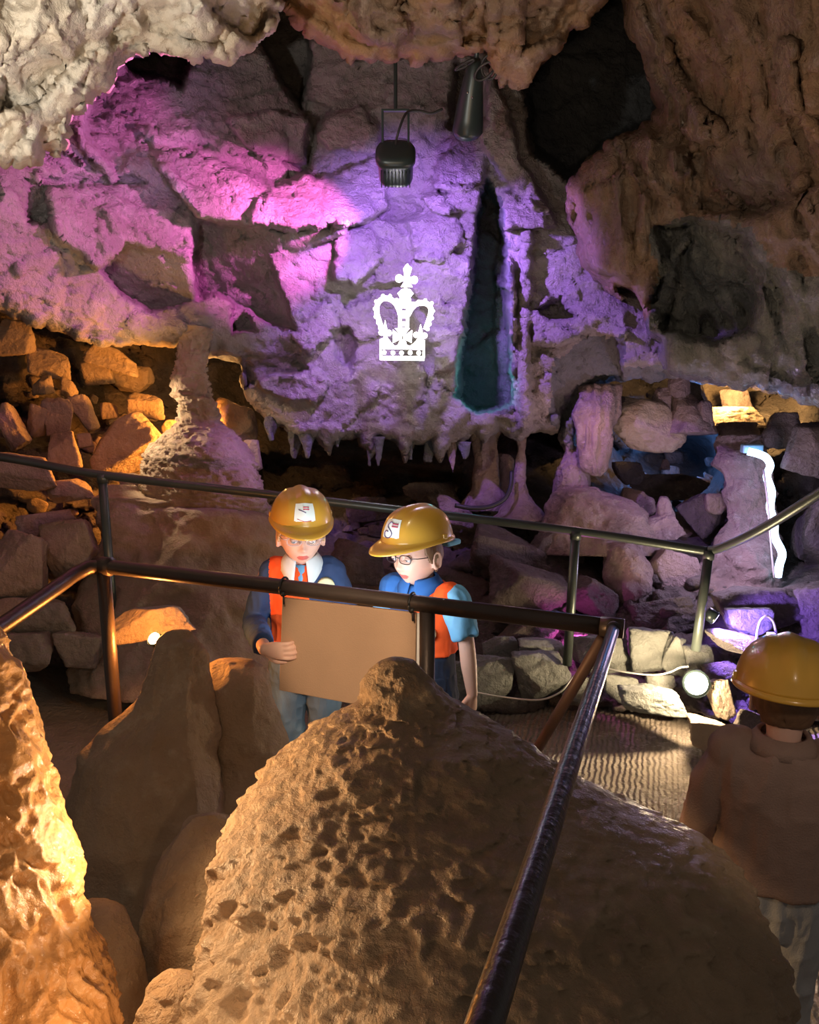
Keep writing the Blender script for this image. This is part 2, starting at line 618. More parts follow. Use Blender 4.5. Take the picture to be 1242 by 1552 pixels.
C_patch = [
    ([(225, 228), (300, 225), (420, 240), (480, 272), (580, 240), (588, 312), (550, 336), (450, 348), (390, 342), (300, 330), (255, 272)], -.20, 0, -.24, 8),
    ([(300, 335), (390, 346), (450, 350), (530, 336), (520, 352), (470, 372), (405, 385), (425, 440), (452, 505), (390, 482), (330, 445), (300, 455), (288, 400)], .12, -.24, .18, 7),
    ([(150, 408), (190, 370), (240, 376), (288, 388), (290, 455), (230, 472), (180, 445)], .14, -.24, .22, 7),
    ([(190, 205), (300, 212), (360, 236), (465, 205), (465, 262), (420, 282), (330, 242), (230, 230)], .10, 0, .30, 8),
    ([(345, 182), (420, 168), (472, 186), (466, 248), (438, 242), (400, 244), (370, 215)], -.16, .05, .10, 6),
    ([(388, 20), (470, 8), (472, 100), (457, 168), (430, 132), (402, 82)], .7, 0, 0, 10),
    ([(185, 95), (230, 78), (292, 84), (276, 136), (240, 120), (205, 112)], .6, 0, 0, 10),
    ([(125, 200), (140, 140), (190, 100), (280, 140), (300, 200), (230, 208), (192, 240), (178, 272), (150, 230)], .10, -.12, -.10, 10),
    ([(112, 190), (128, 186), (140, 215), (165, 245), (182, 272), (168, 278), (145, 245), (122, 222)], -.10, 0, 0, 5),
    ([(75, 285), (220, 285), (292, 310), (288, 372), (245, 382), (190, 368), (150, 410), (82, 352)], -.10, 0, -.16, 8),
    ([(38, 270), (75, 283), (78, 345), (45, 340)], .16, 0, .2, 6),
    ([(60, 268), (200, 262), (225, 280), (75, 284)], .10, 0, .3, 5),
    ([(350, 464), (372, 470), (388, 502), (352, 506)], .22, 0, 0, 5),
    ([(430, 420), (500, 445), (512, 500), (470, 540), (432, 500)], -.07, -.05, -.08, 6),
    ([(512, 350), (560, 345), (578, 390), (540, 432), (508, 425)], -.10, .03, -.12, 6),
    ([(520, 440), (605, 425), (655, 470), (660, 560), (640, 650), (540, 640), (528, 560), (515, 500)], .06, .02, -.02, 6),
    ([(500, 500), (530, 495), (540, 520), (530, 560), (508, 545)], .16, 0, 0, 5),
    ([(618, 335), (690, 318), (700, 365), (665, 395), (630, 392)], -.09, 0, -.10, 5),
    ([(640, 300), (735, 278), (722, 318), (660, 322)], -.14, 0, -.2, 5),
    ([(660, 285), (668, 240), (705, 196), (735, 215), (735, 282), (700, 290)], -.14, .08, -.14, 6),
    ([(560, 300), (612, 298), (640, 318), (612, 338), (570, 332)], .10, 0, .2, 5),
    ([(738, 275), (752, 300), (762, 350), (770, 480), (778, 610), (722, 625), (690, 600), (700, 520), (716, 430), (722, 330)], .75, 0, 0, 12),
    ([(735, 95), (762, 150), (785, 235), (836, 322), (806, 316), (768, 275), (742, 235), (722, 190), (720, 130)], -.28, 0, 0, 8),
    ([(764, 288), (838, 322), (842, 342), (766, 348)], -.16, .05, -.12, 5),
    ([(752, 395), (772, 390), (782, 440), (780, 610), (762, 620), (752, 500)], -.16, 0, 0, 10),
    ([(790, 350), (806, 350), (802, 560), (806, 650), (790, 655), (786, 500)], -.12, 0, 0, 8),
    ([(812, 470), (850, 452), (876, 482), (832, 486)], .2, 0, 0, 5),
    ([(808, 440), (860, 470), (955, 470), (945, 520), (900, 500), (850, 520), (808, 520)], -.08, .02, -.12, 6),
    ([(845, 540), (900, 505), (945, 508), (945, 590), (880, 600), (850, 650), (838, 600)], .14, .04, .12, 7),
    ([(935, 500), (1010, 500), (1010, 558), (940, 555)], -.14, 0, -.08, 6),
    ([(800, -60), (990, -60), (1000, 180), (930, 215), (860, 270), (810, 230), (795, 120)], 1.6, 0, 0, 20),
    ([(690, 95), (740, 120), (735, 195), (700, 205), (680, 190)], .35, 0, 0, 12),
    ([(500, 180), (545, 160), (575, 190), (572, 228), (500, 230), (480, 205)], -.12, 0, -.15, 6),
    ([(465, 150), (505, 165), (478, 200), (470, 260), (462, 235)], .2, 0, 0, 5),
    ([(380, 560), (470, 552), (500, 580), (480, 610), (430, 605), (395, 590)], -.08, 0, -.1, 5),
    ([(370, 535), (450, 540), (470, 560), (400, 572), (372, 590)], .15, 0, .25, 5),
]
V, Fq = relief(C_out, C_ctrl, 3.6, C_patch, thick=1.6, rings=8, round_px=26, round_d=.16, fac=(.085, 2.5, .6), fac2=(.042, 6.0, .6),
               bump=(.010, 6.0), fine=(.0075, 36.0), seed=3, stretch=(1, 1, 1.5), rough=(12, 5))
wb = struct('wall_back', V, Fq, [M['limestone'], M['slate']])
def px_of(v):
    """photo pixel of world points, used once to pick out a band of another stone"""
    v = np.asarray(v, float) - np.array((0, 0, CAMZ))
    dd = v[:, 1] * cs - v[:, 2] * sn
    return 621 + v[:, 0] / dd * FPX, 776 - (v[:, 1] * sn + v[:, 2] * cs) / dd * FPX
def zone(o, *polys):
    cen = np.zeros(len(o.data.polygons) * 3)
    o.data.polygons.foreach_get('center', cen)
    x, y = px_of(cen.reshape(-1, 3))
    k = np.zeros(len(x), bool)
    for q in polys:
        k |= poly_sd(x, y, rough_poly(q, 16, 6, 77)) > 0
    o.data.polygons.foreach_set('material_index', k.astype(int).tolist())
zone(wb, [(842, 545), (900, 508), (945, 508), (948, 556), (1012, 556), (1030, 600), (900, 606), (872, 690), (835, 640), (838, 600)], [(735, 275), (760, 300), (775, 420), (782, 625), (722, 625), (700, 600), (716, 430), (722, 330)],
     [(800, -60), (990, -60), (1000, 180), (930, 215), (860, 280), (810, 240), (795, 120)])  # shade of the cleft and upper opening put into the colour

# ---- pale overhang at the upper left
A_out = [(-420, 300), (-60, 262), (0, 246), (48, 248), (66, 226), (88, 236), (104, 180), (140, 150), (170, 112), (196, 86), (238, 76), (262, 80), (290, 92), (318, 82), (336, 94),
         (352, 92), (380, 74), (405, 50), (420, 24), (425, -40), (440, -260), (-420, -260)]
A_ctrl = [(-400, 280, 1.9), (-400, -200, 1.7), (0, 240, 2.45), (90, 230, 2.6), (100, 60, 2.3), (190, 90, 2.7), (340, 90, 2.8), (300, 0, 2.45), (420, 20, 2.95), (420, -200, 2.5), (0, -100, 2.0), (0, 60, 2.15)]
A_patch = [([(0, 95), (60, 60), (110, 100), (60, 160), (0, 170)], .10, 0, .1, 10),
           ([(300, -10), (420, -10), (418, 25), (380, 60), (340, 40)], .12, 0, .14, 8),
           ([(60, 190), (100, 165), (120, 150), (96, 178), (88, 236), (62, 222)], .12, 0, 0, 8),
           ([(195, 75), (260, 60), (330, 70), (352, 92), (318, 84), (290, 94), (250, 80)], -.05, 0, 0, 8)]
V, Fq = relief(A_out, A_ctrl, 4, A_patch, thick=1.3, rings=8, round_px=22, round_d=.10, fac=(.05, 3.2, .35), fac2=(.016, 9.0, .3),
               bump=(.014, 8.0), fine=(.007, 34.0), seed=11, drip=.048, rough=(9, 7))
struct('ceiling', V, Fq, M['cream_flowstone'])

# ---- brown hanging ceiling in the middle
B_out = [(395, -260), (425, -30), (432, 10), (452, 40), (482, 62), (505, 70), (530, 96), (555, 88), (585, 92), (620, 86), (636, 96), (652, 80), (668, 92), (690, 80), (712, 82), (735, 70),
         (748, 98), (760, 128), (772, 118), (786, 132), (805, 120), (816, 98), (850, 66), (900, 18), (930, -20), (990, -260)]
B_ctrl = [(400, -200, 2.7), (430, 10, 3.4), (530, 90, 3.5), (620, 80, 3.45), (700, 75, 3.4), (780, 125, 3.55), (900, 15, 3.3), (960, -200, 2.6), (650, -200, 2.4), (560, 20, 3.15), (700, 20, 3.1)]
B_patch = [([(500, 0), (590, -20), (620, 40), (600, 70), (540, 60)], -.10, 0, -.1, 10),
           ([(690, -20), (740, -10), (738, 60), (700, 70)], .10, .1, 0, 8),
           ([(790, -20), (900, -30), (840, 60), (790, 80)], .12, 0, .12, 10)]
V, Fq = relief(B_out, B_ctrl, 4, B_patch, thick=1.2, rings=7, round_px=22, round_d=.10, fac=(.07, 3.4, .4), fac2=(.02, 9.0, .3),
               bump=(.014, 8.0), fine=(.006, 30.0), seed=21, drip=.05, rough=(9, 7))
struct('ceiling.001', V, Fq, M['brown_flowstone'])

# ---- dark mass with draperies at the right
D_out = [(1010, -260), (942, -20), (952, 40), (968, 66), (985, 110), (992, 128), (1004, 165), (990, 186), (935, 212), (905, 232), (880, 262), (858, 284), (861, 335), (872, 356), (882, 396), (900, 425),
         (914, 445), (944, 462), (950, 452), (936, 436), (955, 440), (975, 470), (980, 505), (1000, 520), (1005, 556), (1035, 572), (1050, 576), (1090, 582), (1115, 590), (1140, 584), (1190, 598), (1242, 612), (1330, 640),
         (1620, 660), (1620, -260)]
D_ctrl = [(950, -20, 3.5), (1000, 160, 3.75), (870, 280, 4.15), (870, 370, 4.2), (930, 440, 4.15), (980, 500, 4.1), (1050, 580, 4.0), (1140, 590, 3.75), (1242, 610, 3.5), (1600, 650, 2.5),
          (1600, -200, 1.9), (1242, 0, 2.7), (1242, 300, 2.9), (1050, 250, 3.45), (1050, 0, 3.1), (1000, 400, 3.9), (1150, 450, 3.55), (1000, -200, 3.0)]
D_patch = [([(995, 345), (1050, 330), (1130, 350), (1150, 420), (1140, 500), (1080, 520), (1010, 500), (985, 460), (1010, 400)], .34, .0, .08, 18),
           ([(985, 110), (1010, 60), (1060, 160), (1110, 200), (1080, 222), (1020, 190), (1004, 165)], -.12, 0, 0, 14),
           ([(930, 215), (985, 200), (1040, 230), (1035, 290), (1010, 305), (960, 270)], -.10, 0, .1, 14),
           ([(1090, 200), (1242, 150), (1300, 260), (1160, 330), (1060, 320), (1045, 240)], .12, 0, .12, 16),
           ([(1180, 60), (1205, 60), (1215, 160), (1225, 190), (1175, 160)], -.10, 0, 0, 10),
           ([(880, 290), (960, 250), (985, 300), (980, 380), (955, 425), (905, 405), (885, 345)], -.12, 0, 0, 14),
           ([(1025, 370), (1045, 350), (1015, 470), (985, 500), (985, 480)], -.14, 0, 0, 8)]
V, Fq = relief(D_out, D_ctrl, 4.5, D_patch, thick=1.5, rings=8, round_px=26, round_d=.14, fac=(.08, 2.3, .35), fac2=(.022, 6.0, .3),
               bump=(.020, 5.0), fine=(.006, 24.0), seed=31, drip=.065, rough=(12, 5))
wr_ = struct('wall_right', V, Fq, [M['dark_flowstone'], M['grey_flowstone']])
zone(wr_, [(985, 345), (1060, 328), (1140, 345), (1165, 400), (1242, 420), (1330, 420), (1650, 450), (1650, 700), (1242, 640), (1050, 600), (1000, 570), (975, 500), (1000, 420)])

# ---- recess behind, and the bank that climbs to it from the path
E_out = [(-420, 330), (1640, 380), (1640, 1130), (1250, 1120), (1120, 1100), (1060, 1080), (900, 1072), (700, 1078), (420, 1075), (240, 1030), (100, 1010), (-60, 1020), (-420, 1060)]
E_ctrl = [(-400, 400, 4.4), (-400, 800, 3.6), (-400, 1050, 3.2), (0, 480, 5.4), (0, 600, 5.3), (0, 700, 4.9), (0, 800, 4.5), (0, 900, 4.3), (0, 1010, 4.05), (150, 480, 6.0), (150, 600, 5.9), (150, 720, 5.2), (150, 830, 4.7), (150, 960, 4.25),
          (300, 500, 6.3), (300, 620, 6.2), (320, 720, 5.4), (300, 850, 4.7), (300, 1000, 4.15), (420, 660, 6.6), (430, 740, 6.0), (450, 850, 4.9), (450, 960, 4.4), (450, 1070, 4.1),
          (560, 650, 7.0), (560, 730, 6.3), (600, 800, 5.5), (600, 900, 4.7), (640, 1000, 4.25), (700, 1070, 4.05), (720, 640, 6.6), (720, 740, 5.9), (760, 800, 5.3), (780, 900, 4.65), (800, 960, 4.4), (850, 1060, 4.05),
          (860, 640, 6.5), (860, 750, 5.8), (880, 810, 5.15), (900, 900, 4.65), (920, 960, 4.3), (950, 1060, 4.05), (1000, 600, 6.6), (1000, 690, 8.0), (1060, 700, 8.0), (1010, 760, 6.3), (1000, 810, 5.2), (1000, 900, 4.6), (1050, 1060, 3.95),
          (1100, 560, 7.2), (1100, 610, 6.4), (1110, 650, 5.7), (1130, 720, 5.3), (1130, 860, 5.0), (1200, 700, 5.3), (1200, 860, 4.9), (1150, 900, 4.5), (1240, 620, 5.4), (1240, 780, 5.5), (1240, 900, 4.3), (1150, 990, 4.2), (1240, 1100, 3.9),
          (1600, 600, 4.6), (1600, 900, 3.6), (1600, 1100, 3.2)]
E_patch = [([(925, 668), (960, 690), (1040, 660), (1100, 650), (1108, 760), (1040, 770), (960, 740)], .6, 0, 0, 20),
           ([(1095, 655), (1115, 665), (1150, 690), (1165, 760), (1175, 870), (1120, 885), (1060, 900), (1060, 830), (1100, 800), (1105, 740)], -.14, 0, 0, 10),
           ([(1165, 700), (1215, 690), (1225, 850), (1190, 880), (1178, 800)], .10, 0, 0, 10),
           ([(390, 690), (560, 700), (700, 720), (690, 755), (560, 760), (500, 760), (400, 745)], .5, 0, 0, 16)]
V, Fq = relief(E_out, E_ctrl, 5, E_patch, thick=.5, rings=3, round_px=6, round_d=.02, fac=(.17, 2.4, .6), fac2=(.07, 6.5, .6),
               bump=(.016, 5.0), fine=(.009, 26.0), seed=41, rough=(20, 4))
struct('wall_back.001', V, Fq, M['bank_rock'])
BANK = V

# ---- floor: trodden path and sand
nx, ny = 230, 200
gx, gy = np.meshgrid(np.linspace(-4.2, 4.4, nx), np.linspace(-.6, 5.0, ny))
p = np.stack((gx.ravel(), gy.ravel(), np.zeros(nx * ny)), -1)
z = .035 * fbm(p * 1.3, 4, 5) + .006 * fbm(p * 14, 3, 9)
z = z + .10 * sstep(.9, 2.6, -p[:, 0]) * sstep(3.0, 4.2, p[:, 1]) - .01
z *= np.where((p[:, 0] > .2) & (p[:, 1] > 2), .5, 1)
p[:, 2] = z
fl = [(j * nx + i, j * nx + i + 1, (j + 1) * nx + i + 1, (j + 1) * nx + i) for j in range(ny - 1) for i in range(nx - 1)]
fo = struct('floor', p, fl, [M['sand'], M['wet_path']])
mi = np.zeros(len(fl), int)
fc = np.array([p[f[0]] for f in fl])
edge = .12 * vnoise(fc * 2.2, 3)
mi[(fc[:, 0] > .05 + edge) & (fc[:, 1] < 3.9)] = 1
fo.data.polygons.foreach_set('material_index', mi.tolist())
# ================================================================ stalagmites, boulders
_ico = {}
def ico(sub):
    if sub not in _ico:
        bm = bmesh.new()
        bmesh.ops.create_icosphere(bm, subdivisions=sub, radius=1)
        bm.verts.ensure_lookup_table()
        _ico[sub] = (np.array([v.co[:] for v in bm.verts]), [[v.index for v in f.verts] for f in bm.faces])
        bm.free()
    v, f = _ico[sub]
    return v.copy(), f

RVEC = np.array((1.0, 0, 0))
FVEC = np.array((0, cs, -sn))
UVEC = np.array((0, sn, cs))

def rock_shape(seed, planes=9, sharp=46, sub=4, rough=.055):
    rng = np.random.RandomState(seed)
    v, f = ico(sub)
    n = rng.normal(size=(planes, 3))
    n /= np.linalg.norm(n, axis=1)[:, None]
    n = np.concatenate((n, np.array([(.1, 0, -1), (1, .2, .2), (-1, .1, -.2), (.2, -1, .3), (0, .2, 1)]) / 1.03))
    dk = rng.uniform(.62, .95, len(n))
    t = np.maximum(v @ n.T, 0) / dk          # 1/r for every plane
    inv = np.log(np.exp(sharp * t).sum(1)) / sharp
    r = 1 / inv
    v = v * r[:, None]
    v = v * (1 + rough * .7 * fbm(v * 2.0 + seed, 3, seed) + .03 * ridged(v * 5.5 + seed, 4, seed + 2))[:, None]
    h, _ = facet(v + seed, 2.2, seed, .5, .5)
    v = v + v / np.linalg.norm(v, axis=1)[:, None] * (h * rough * .8)[:, None]
    lo, hi = v.min(0), v.max(0)
    return (v - (lo + hi) / 2) / ((hi - lo) / 2), f

ROCKS = []
def rock(px, py, wpx, hpx, d, seed, mat, label, name='boulder', cat='rock', group=None, rot=0, kd=1.0, sub=None, planes=9, tilt=0):
    """boulder whose outline covers wpx x hpx pixels round (px,py)"""
    v, f = rock_shape(seed, planes, sub=sub or (5 if wpx * hpx > 1800 else 4))
    a = R(rot)
    w, h = wpx * d / FPX / 2, hpx * d / FPX / 2
    v = v * np.array((w, (w + h) / 2 * kd, h))
    x = v[:, 0] * math.cos(a) + v[:, 2] * math.sin(a)
    z = -v[:, 0] * math.sin(a) + v[:, 2] * math.cos(a)
    v = np.stack((x, v[:, 1], z), -1)
    if tilt:
        t = R(tilt)
        v = np.stack((v[:, 0], v[:, 1] * math.cos(t) - v[:, 2] * math.sin(t), v[:, 1] * math.sin(t) + v[:, 2] * math.cos(t)), -1)
    v = v + P(px, py, d)
    o = solo(name, v, f, mat, label, cat, group)
    ROCKS.append(o)
    return o

def dripstone(prof, k=1.0, n=72, per=7, mode='pits', amp=.02, freq=14.0, seed=1, lump=.05, lfreq=3.0, closed_top=True, vert=False, slim=None):
    """stalagmite, column or stalactite from its silhouette: rows of (py, x_left, x_right, distance)"""
    pr = np.array(prof, float)
    if slim is not None:
        mid = (pr[:, 1] + pr[:, 2]) / 2 + slim[1]
        hw = (pr[:, 2] - pr[:, 1]) / 2 * slim[0]
        pr[:, 1], pr[:, 2] = mid - hw, mid + hw
    c = np.stack([P((r[1] + r[2]) / 2, r[0], r[3]) for r in pr])
    rad = np.array([(r[2] - r[1]) / 2 * r[3] / FPX for r in pr])
    cc = catmull(np.concatenate((c, rad[:, None]), 1), per)
    C_, rr = cc[:, :3], np.maximum(cc[:, 3], .002)
    th = np.linspace(0, 2 * PI, n, endpoint=False)
    fw = np.array((0, 1.0, 0)) if vert else FVEC
    ring = np.cos(th)[:, None] * RVEC + k * np.sin(th)[:, None] * fw
    V = (C_[:, None, :] + rr[:, None, None] * ring[None]).reshape(-1, 3)
    nr = np.repeat(ring[None], len(C_), 0).reshape(-1, 3)
    nr = nr / np.linalg.norm(nr, axis=1)[:, None]
    rads = np.repeat(rr, n)
    fade = np.clip(rads / (rads.max() * .25 + 1e-6), .15, 1)
    dsp = lump * fbm(V * lfreq + seed, 3, seed)
    if mode == 'pits':
        f1, f2, _, _ = worley(V * freq * np.array((1, 1, .8)) + seed + .35 * np.stack([vnoise(V * freq * .7 + 9 * q, seed + q) for q in range(3)], -1), seed)
        dsp = dsp + amp * (np.clip(f1 * 1.25, 0, 1) - .5) * -1.0 + amp * .5 * fbm(V * freq * 2.0, 2, seed)
        dsp = dsp - amp * .9 * (1 - sstep(.0, .28, f1)) * (vnoise(V * freq * .5, seed + 3) > -.1)
    elif mode == 'flutes':
        dsp = dsp + amp * ridged(V * np.array((freq, freq, freq * .12)), 2, seed)
    elif mode == 'scales':
        w_ = V[:, 2] * freq + 1.6 * vnoise(V * freq * .45, seed) + .5 * vnoise(V * freq * 1.2, seed + 2)
        s = w_ % 1.0
        dsp = dsp + amp * (s ** 1.5) + amp * .5 * ridged(V * freq * 1.1, 2, seed + 5)
    elif mode == 'flow':
        q = V * np.array((freq, freq, freq * .55)) + .8 * np.stack([vnoise(V * freq * .4 + 5 * j, seed + j) for j in range(3)], -1)
        dsp = dsp + amp * ridged(q, 2, seed)
    dsp = dsp + .0035 * ridged(V * 26, 3, seed + 8)
    V = V + nr * (dsp * fade)[:, None]
    f = []
    m = len(C_)
    for i in range(m - 1):
        for j in range(n):
            j2 = (j + 1) % n
            f.append((i * n + j, (i + 1) * n + j, (i + 1) * n + j2, i * n + j2))
    V = np.concatenate((V, [C_[0], C_[-1]]))
    a, b = len(V) - 2, len(V) - 1
    for j in range(n):
        j2 = (j + 1) % n
        f.append((a, j, j2))
        f.append((b, (m - 1) * n + j2, (m - 1) * n + j))
    return V, f

def stone(name, prof, mat, label, cat='stalagmite', group=None, **kw):
    V, f = dripstone(prof, **kw)
    return solo(name, V, f, mat, label, cat, group)

# ---- the big mound in front
mound = stone('stalagmite', [
    (996, 590, 612, 1.74), (1002, 574, 632, 1.74), (1016, 556, 648, 1.74), (1036, 545, 664, 1.735), (1058, 538, 688, 1.73), (1076, 512, 716, 1.72), (1096, 470, 756, 1.70), (1120, 432, 800, 1.67), (1160, 390, 852, 1.64),
    (1200, 362, 925, 1.60), (1250, 338, 1040, 1.54), (1290, 324, 1105, 1.49), (1340, 311, 1146, 1.44), (1400, 297, 1176, 1.38), (1460, 282, 1199, 1.33), (1552, 252, 1220, 1.26),
    (1700, 205, 1250, 1.22), (1950, 150, 1290, 1.2), (2250, 110, 1330, 1.2)],
    M['mound_rock'], 'huge brown pitted stalagmite mound with a knobbed tip, filling the bottom of the picture',
    slim=(.955, 0), k=.62, n=480, per=18, mode='pits', amp=.014, freq=25, seed=4, lump=.022, lfreq=3.2)
# knob on its left shoulder belongs to the same stone
# ---- glistening orange stalagmite at the left edge
stone('stalagmite', [
    (930, -90, -20, 1.22), (955, -110, 4, 1.22), (990, -130, 24, 1.22), (1030, -150, 38, 1.21), (1110, -170, 62, 1.2), (1190, -190, 84, 1.19), (1260, -205, 105, 1.18), (1330, -215, 128, 1.17),
    (1420, -230, 148, 1.16), (1480, -240, 178, 1.16), (1552, -250, 205, 1.15), (1700, -270, 235, 1.13), (2000, -300, 260, 1.1)],
    M['wet_rock'], 'wet orange stalagmite with glistening white ripples at the left edge of the picture',
    slim=(.96, -20), k=.8, n=340, per=24, mode='flow', amp=.0075, freq=34, seed=9, lump=.018, lfreq=5)
# ---- dim stones between the two
stone('stalagmite', [(955, 258, 290, 2.5), (962, 246, 304, 2.5), (985, 238, 318, 2.49), (1020, 228, 320, 2.47), (1060, 205, 324, 2.45), (1110, 160, 330, 2.42), (1160, 120, 336, 2.4), (1250, 105, 345, 2.36), (1400, 95, 350, 2.3), (1600, 80, 360, 2.2)],
      M['stalagmite_rock'], 'flat-topped brown stalagmite standing just right of the orange lamp and the near fence post',
      k=.8, n=120, per=10, mode='flow', amp=.010, freq=9, seed=12, lump=.04)
stone('stalagmite', [(1000, 335, 380, 2.62), (1012, 326, 402, 2.62), (1050, 318, 410, 2.6), (1100, 314, 412, 2.58), (1160, 308, 418, 2.55), (1200, 285, 430, 2.5), (1300, 260, 450, 2.4), (1500, 240, 470, 2.3)],
      M['stalagmite_rock'], 'squat brown rock column beside the jeans of the boy with the white collar',
      k=.8, n=110, per=10, mode='flutes', amp=.012, freq=9, seed=14, lump=.04)
stone('stalagmite', [(1235, 300, 335, 1.95), (1250, 270, 360, 1.95), (1290, 240, 380, 1.93), (1350, 222, 390, 1.9), (1420, 216, 395, 1.86), (1500, 222, 400, 1.82), (1650, 210, 420, 1.75)],
      M['stalagmite_rock'], 'smooth pale brown stalagmite half hidden behind the left flank of the big mound',
      k=.8, n=110, per=10, mode='flow', amp=.010, freq=8, seed=15, lump=.03)
stone('stalagmite', [(1365, 125, 165, 1.75), (1385, 95, 190, 1.75), (1430, 80, 212, 1.73), (1500, 70, 224, 1.7), (1600, 60, 232, 1.65), (1750, 50, 240, 1.6)],
      M['stalagmite_rock'], 'low rounded brown stalagmite just right of the glistening orange stalagmite foot',
      k=.8, n=90, per=8, mode='flow', amp=.008, freq=8, seed=16, lump=.03)
stone('stalagmite', [(1478, 250, 275, 1.45), (1490, 232, 300, 1.45), (1530, 218, 320, 1.43), (1600, 205, 330, 1.4), (1750, 190, 345, 1.35)],
      M['mound_rock'], 'small tan stone bump at the bottom edge between the dim stones and the big mound',
      k=.8, n=80, per=8, mode='pits', amp=.006, freq=30, seed=17, lump=.02)

# ---- bell-shaped column at the left
stone('stalagmite', [(500, 270, 322, 4.55), (520, 276, 316, 4.55), (545, 270, 312, 4.55), (570, 266, 310, 4.55), (590, 268, 312, 4.55), (602, 268, 312, 4.55), (606, 274, 318, 4.55), (625, 276, 322, 4.55), (640, 272, 326, 4.55), (655, 258, 344, 4.54),
                    (675, 238, 364, 4.53), (700, 227, 382, 4.52), (725, 224, 392, 4.52), (750, 224, 398, 4.52), (768, 228, 402, 4.52), (790, 240, 408, 4.52)],
      M['stalagmite_rock'], 'bell-shaped stalagmite with a thin neck joining the purple wall, behind the far rail at left',
      k=.9, n=140, per=10, mode='scales', amp=.018, freq=24, seed=22, lump=.03, lfreq=4)
stone('stalagmite', [(735, 165, 195, 4.42), (752, 162, 215, 4.42), (765, 164, 330, 4.42), (780, 166, 398, 4.42), (810, 160, 418, 4.42), (845, 152, 425, 4.40), (880, 148, 428, 4.36), (930, 140, 430, 4.3), (990, 130, 432, 4.22), (1040, 120, 436, 4.15)],
      M['stalagmite_rock'], 'broad grey rock base under the bell-shaped stalagmite, glossy and tinged purple on its right',
      k=.6, n=160, per=10, mode='flow', amp=.020, freq=9, seed=23, lump=.06, lfreq=3)
rock(352, 648, 86, 82, 5.25, 301, M['rubble'], 'orange-lit block in the nook between bell-shaped stalagmite and dark recess', rot=20)
rock(385, 690, 30, 50, 5.0, 302, M['rubble'], 'small purple-edged rock against the right flank of the bell-shaped stalagmite')

# ---- columns and stalagmites of the recess
stone('column', [(640, 712, 760, 5.3), (655, 718, 756, 5.3), (680, 724, 752, 5.3), (710, 726, 754, 5.3), (735, 722, 758, 5.3), (758, 714, 764, 5.3), (775, 706, 772, 5.3)], M['pink_stone'],
      'pinkish column left of the thin pillar under the dark teal cleft', 'column', k=.8, n=60, per=6, mode='flutes', amp=.016, freq=22, seed=51, lump=.03)
stone('stalagmite', [(688, 757, 764, 5.45), (695, 752, 770, 5.45), (715, 750, 774, 5.45), (735, 748, 776, 5.45), (760, 742, 780, 5.45)], M['pink_stone'],
      'orange-pink stump between the pinkish column and the thin pillar', k=.8, n=48, per=6, mode='flutes', amp=.01, freq=20, seed=52, lump=.03)
stone('column', [(640, 774, 806, 5.15), (655, 781, 800, 5.15), (680, 783, 797, 5.15), (715, 780, 796, 5.15), (740, 777, 798, 5.15), (757, 770, 806, 5.15), (775, 756, 822, 5.13), (790, 745, 835, 5.1)], M['pink_stone'],
      'thin pale pillar with a flared foot reaching the ceiling of the recess', 'column', k=.9, n=50, per=6, mode='flow', amp=.010, freq=18, seed=53, lump=.015)
stone('stalactite', [(650, 680, 694, 5.0), (675, 678, 694, 5.0), (695, 679, 692, 5.0), (708, 683, 690, 5.0), (718, 686, 688, 5.0)], M['pink_stone'],
      'short pale stalactite hanging over the recess left of the pinkish column', 'stalactite', k=.9, n=36, per=5, mode='flutes', amp=.006, freq=24, seed=54, lump=.015)
stone('stalagmite', [(668, 862, 868, 5.05), (680, 858, 874, 5.05), (695, 853, 880, 5.05), (712, 847, 887, 5.05), (730, 843, 891, 5.05), (748, 842, 893, 5.05), (756, 846, 890, 5.05), (775, 838, 900, 5.03)], M['pink_stone'],
      'cone-shaped tiered stalagmite with fringed skirt on the pink rock mound', k=.9, n=90, per=7, mode='flutes', amp=.018, freq=20, seed=55, lump=.02)
stone('rock_mound', [(738, 870, 900, 5.0), (748, 848, 930, 5.0), (762, 838, 962, 4.98), (785, 830, 988, 4.95), (812, 825, 996, 4.92), (840, 820, 1000, 4.88)], M['pink_stone'],
      'long pink rock mound just above the far rail, carrying the cone-shaped stalagmite', 'rock', k=.7, n=120, per=8, mode='pits', amp=.018, freq=16, seed=56, lump=.06)
stone('column', [(585, 880, 935, 4.9), (620, 874, 930, 4.9), (645, 878, 920, 4.9), (670, 882, 916, 4.9), (695, 888, 914, 4.9), (712, 890, 915, 4.9), (722, 898, 912, 4.9)], M['pink_stone'],
      'fluted hanging column with white edges left of the orange hanging rock', 'stalactite', k=.8, n=80, per=6, mode='flutes', amp=.03, freq=16, seed=57, lump=.03)
rock(978, 645, 126, 78, 5.1, 311, M['rubble'], 'hanging orange-pink rock over the blue hollow', kd=.8, rot=16, planes=22)
stone('stalagmite', [(568, 1022, 1040, 5.0), (578, 1014, 1046, 5.0), (595, 1016, 1044, 5.0), (604, 1022, 1040, 5.0)], M['pink_stone'], 'round knob of pale rock on top of the paired ledge stalagmites', 'rock', k=.9, n=40, per=6, mode='flow', amp=.008, freq=12, seed=58, lump=.02)
stone('stalagmite', [(588, 998, 1016, 5.05), (600, 992, 1020, 5.05), (620, 990, 1020, 5.05), (645, 984, 1022, 5.05), (660, 980, 1024, 5.05)], M['pink_stone'], 'left of the paired pale stalagmites on the ledge above the blue hollow', k=.9, n=50, per=6, mode='flutes', amp=.014, freq=16, seed=59, lump=.02)
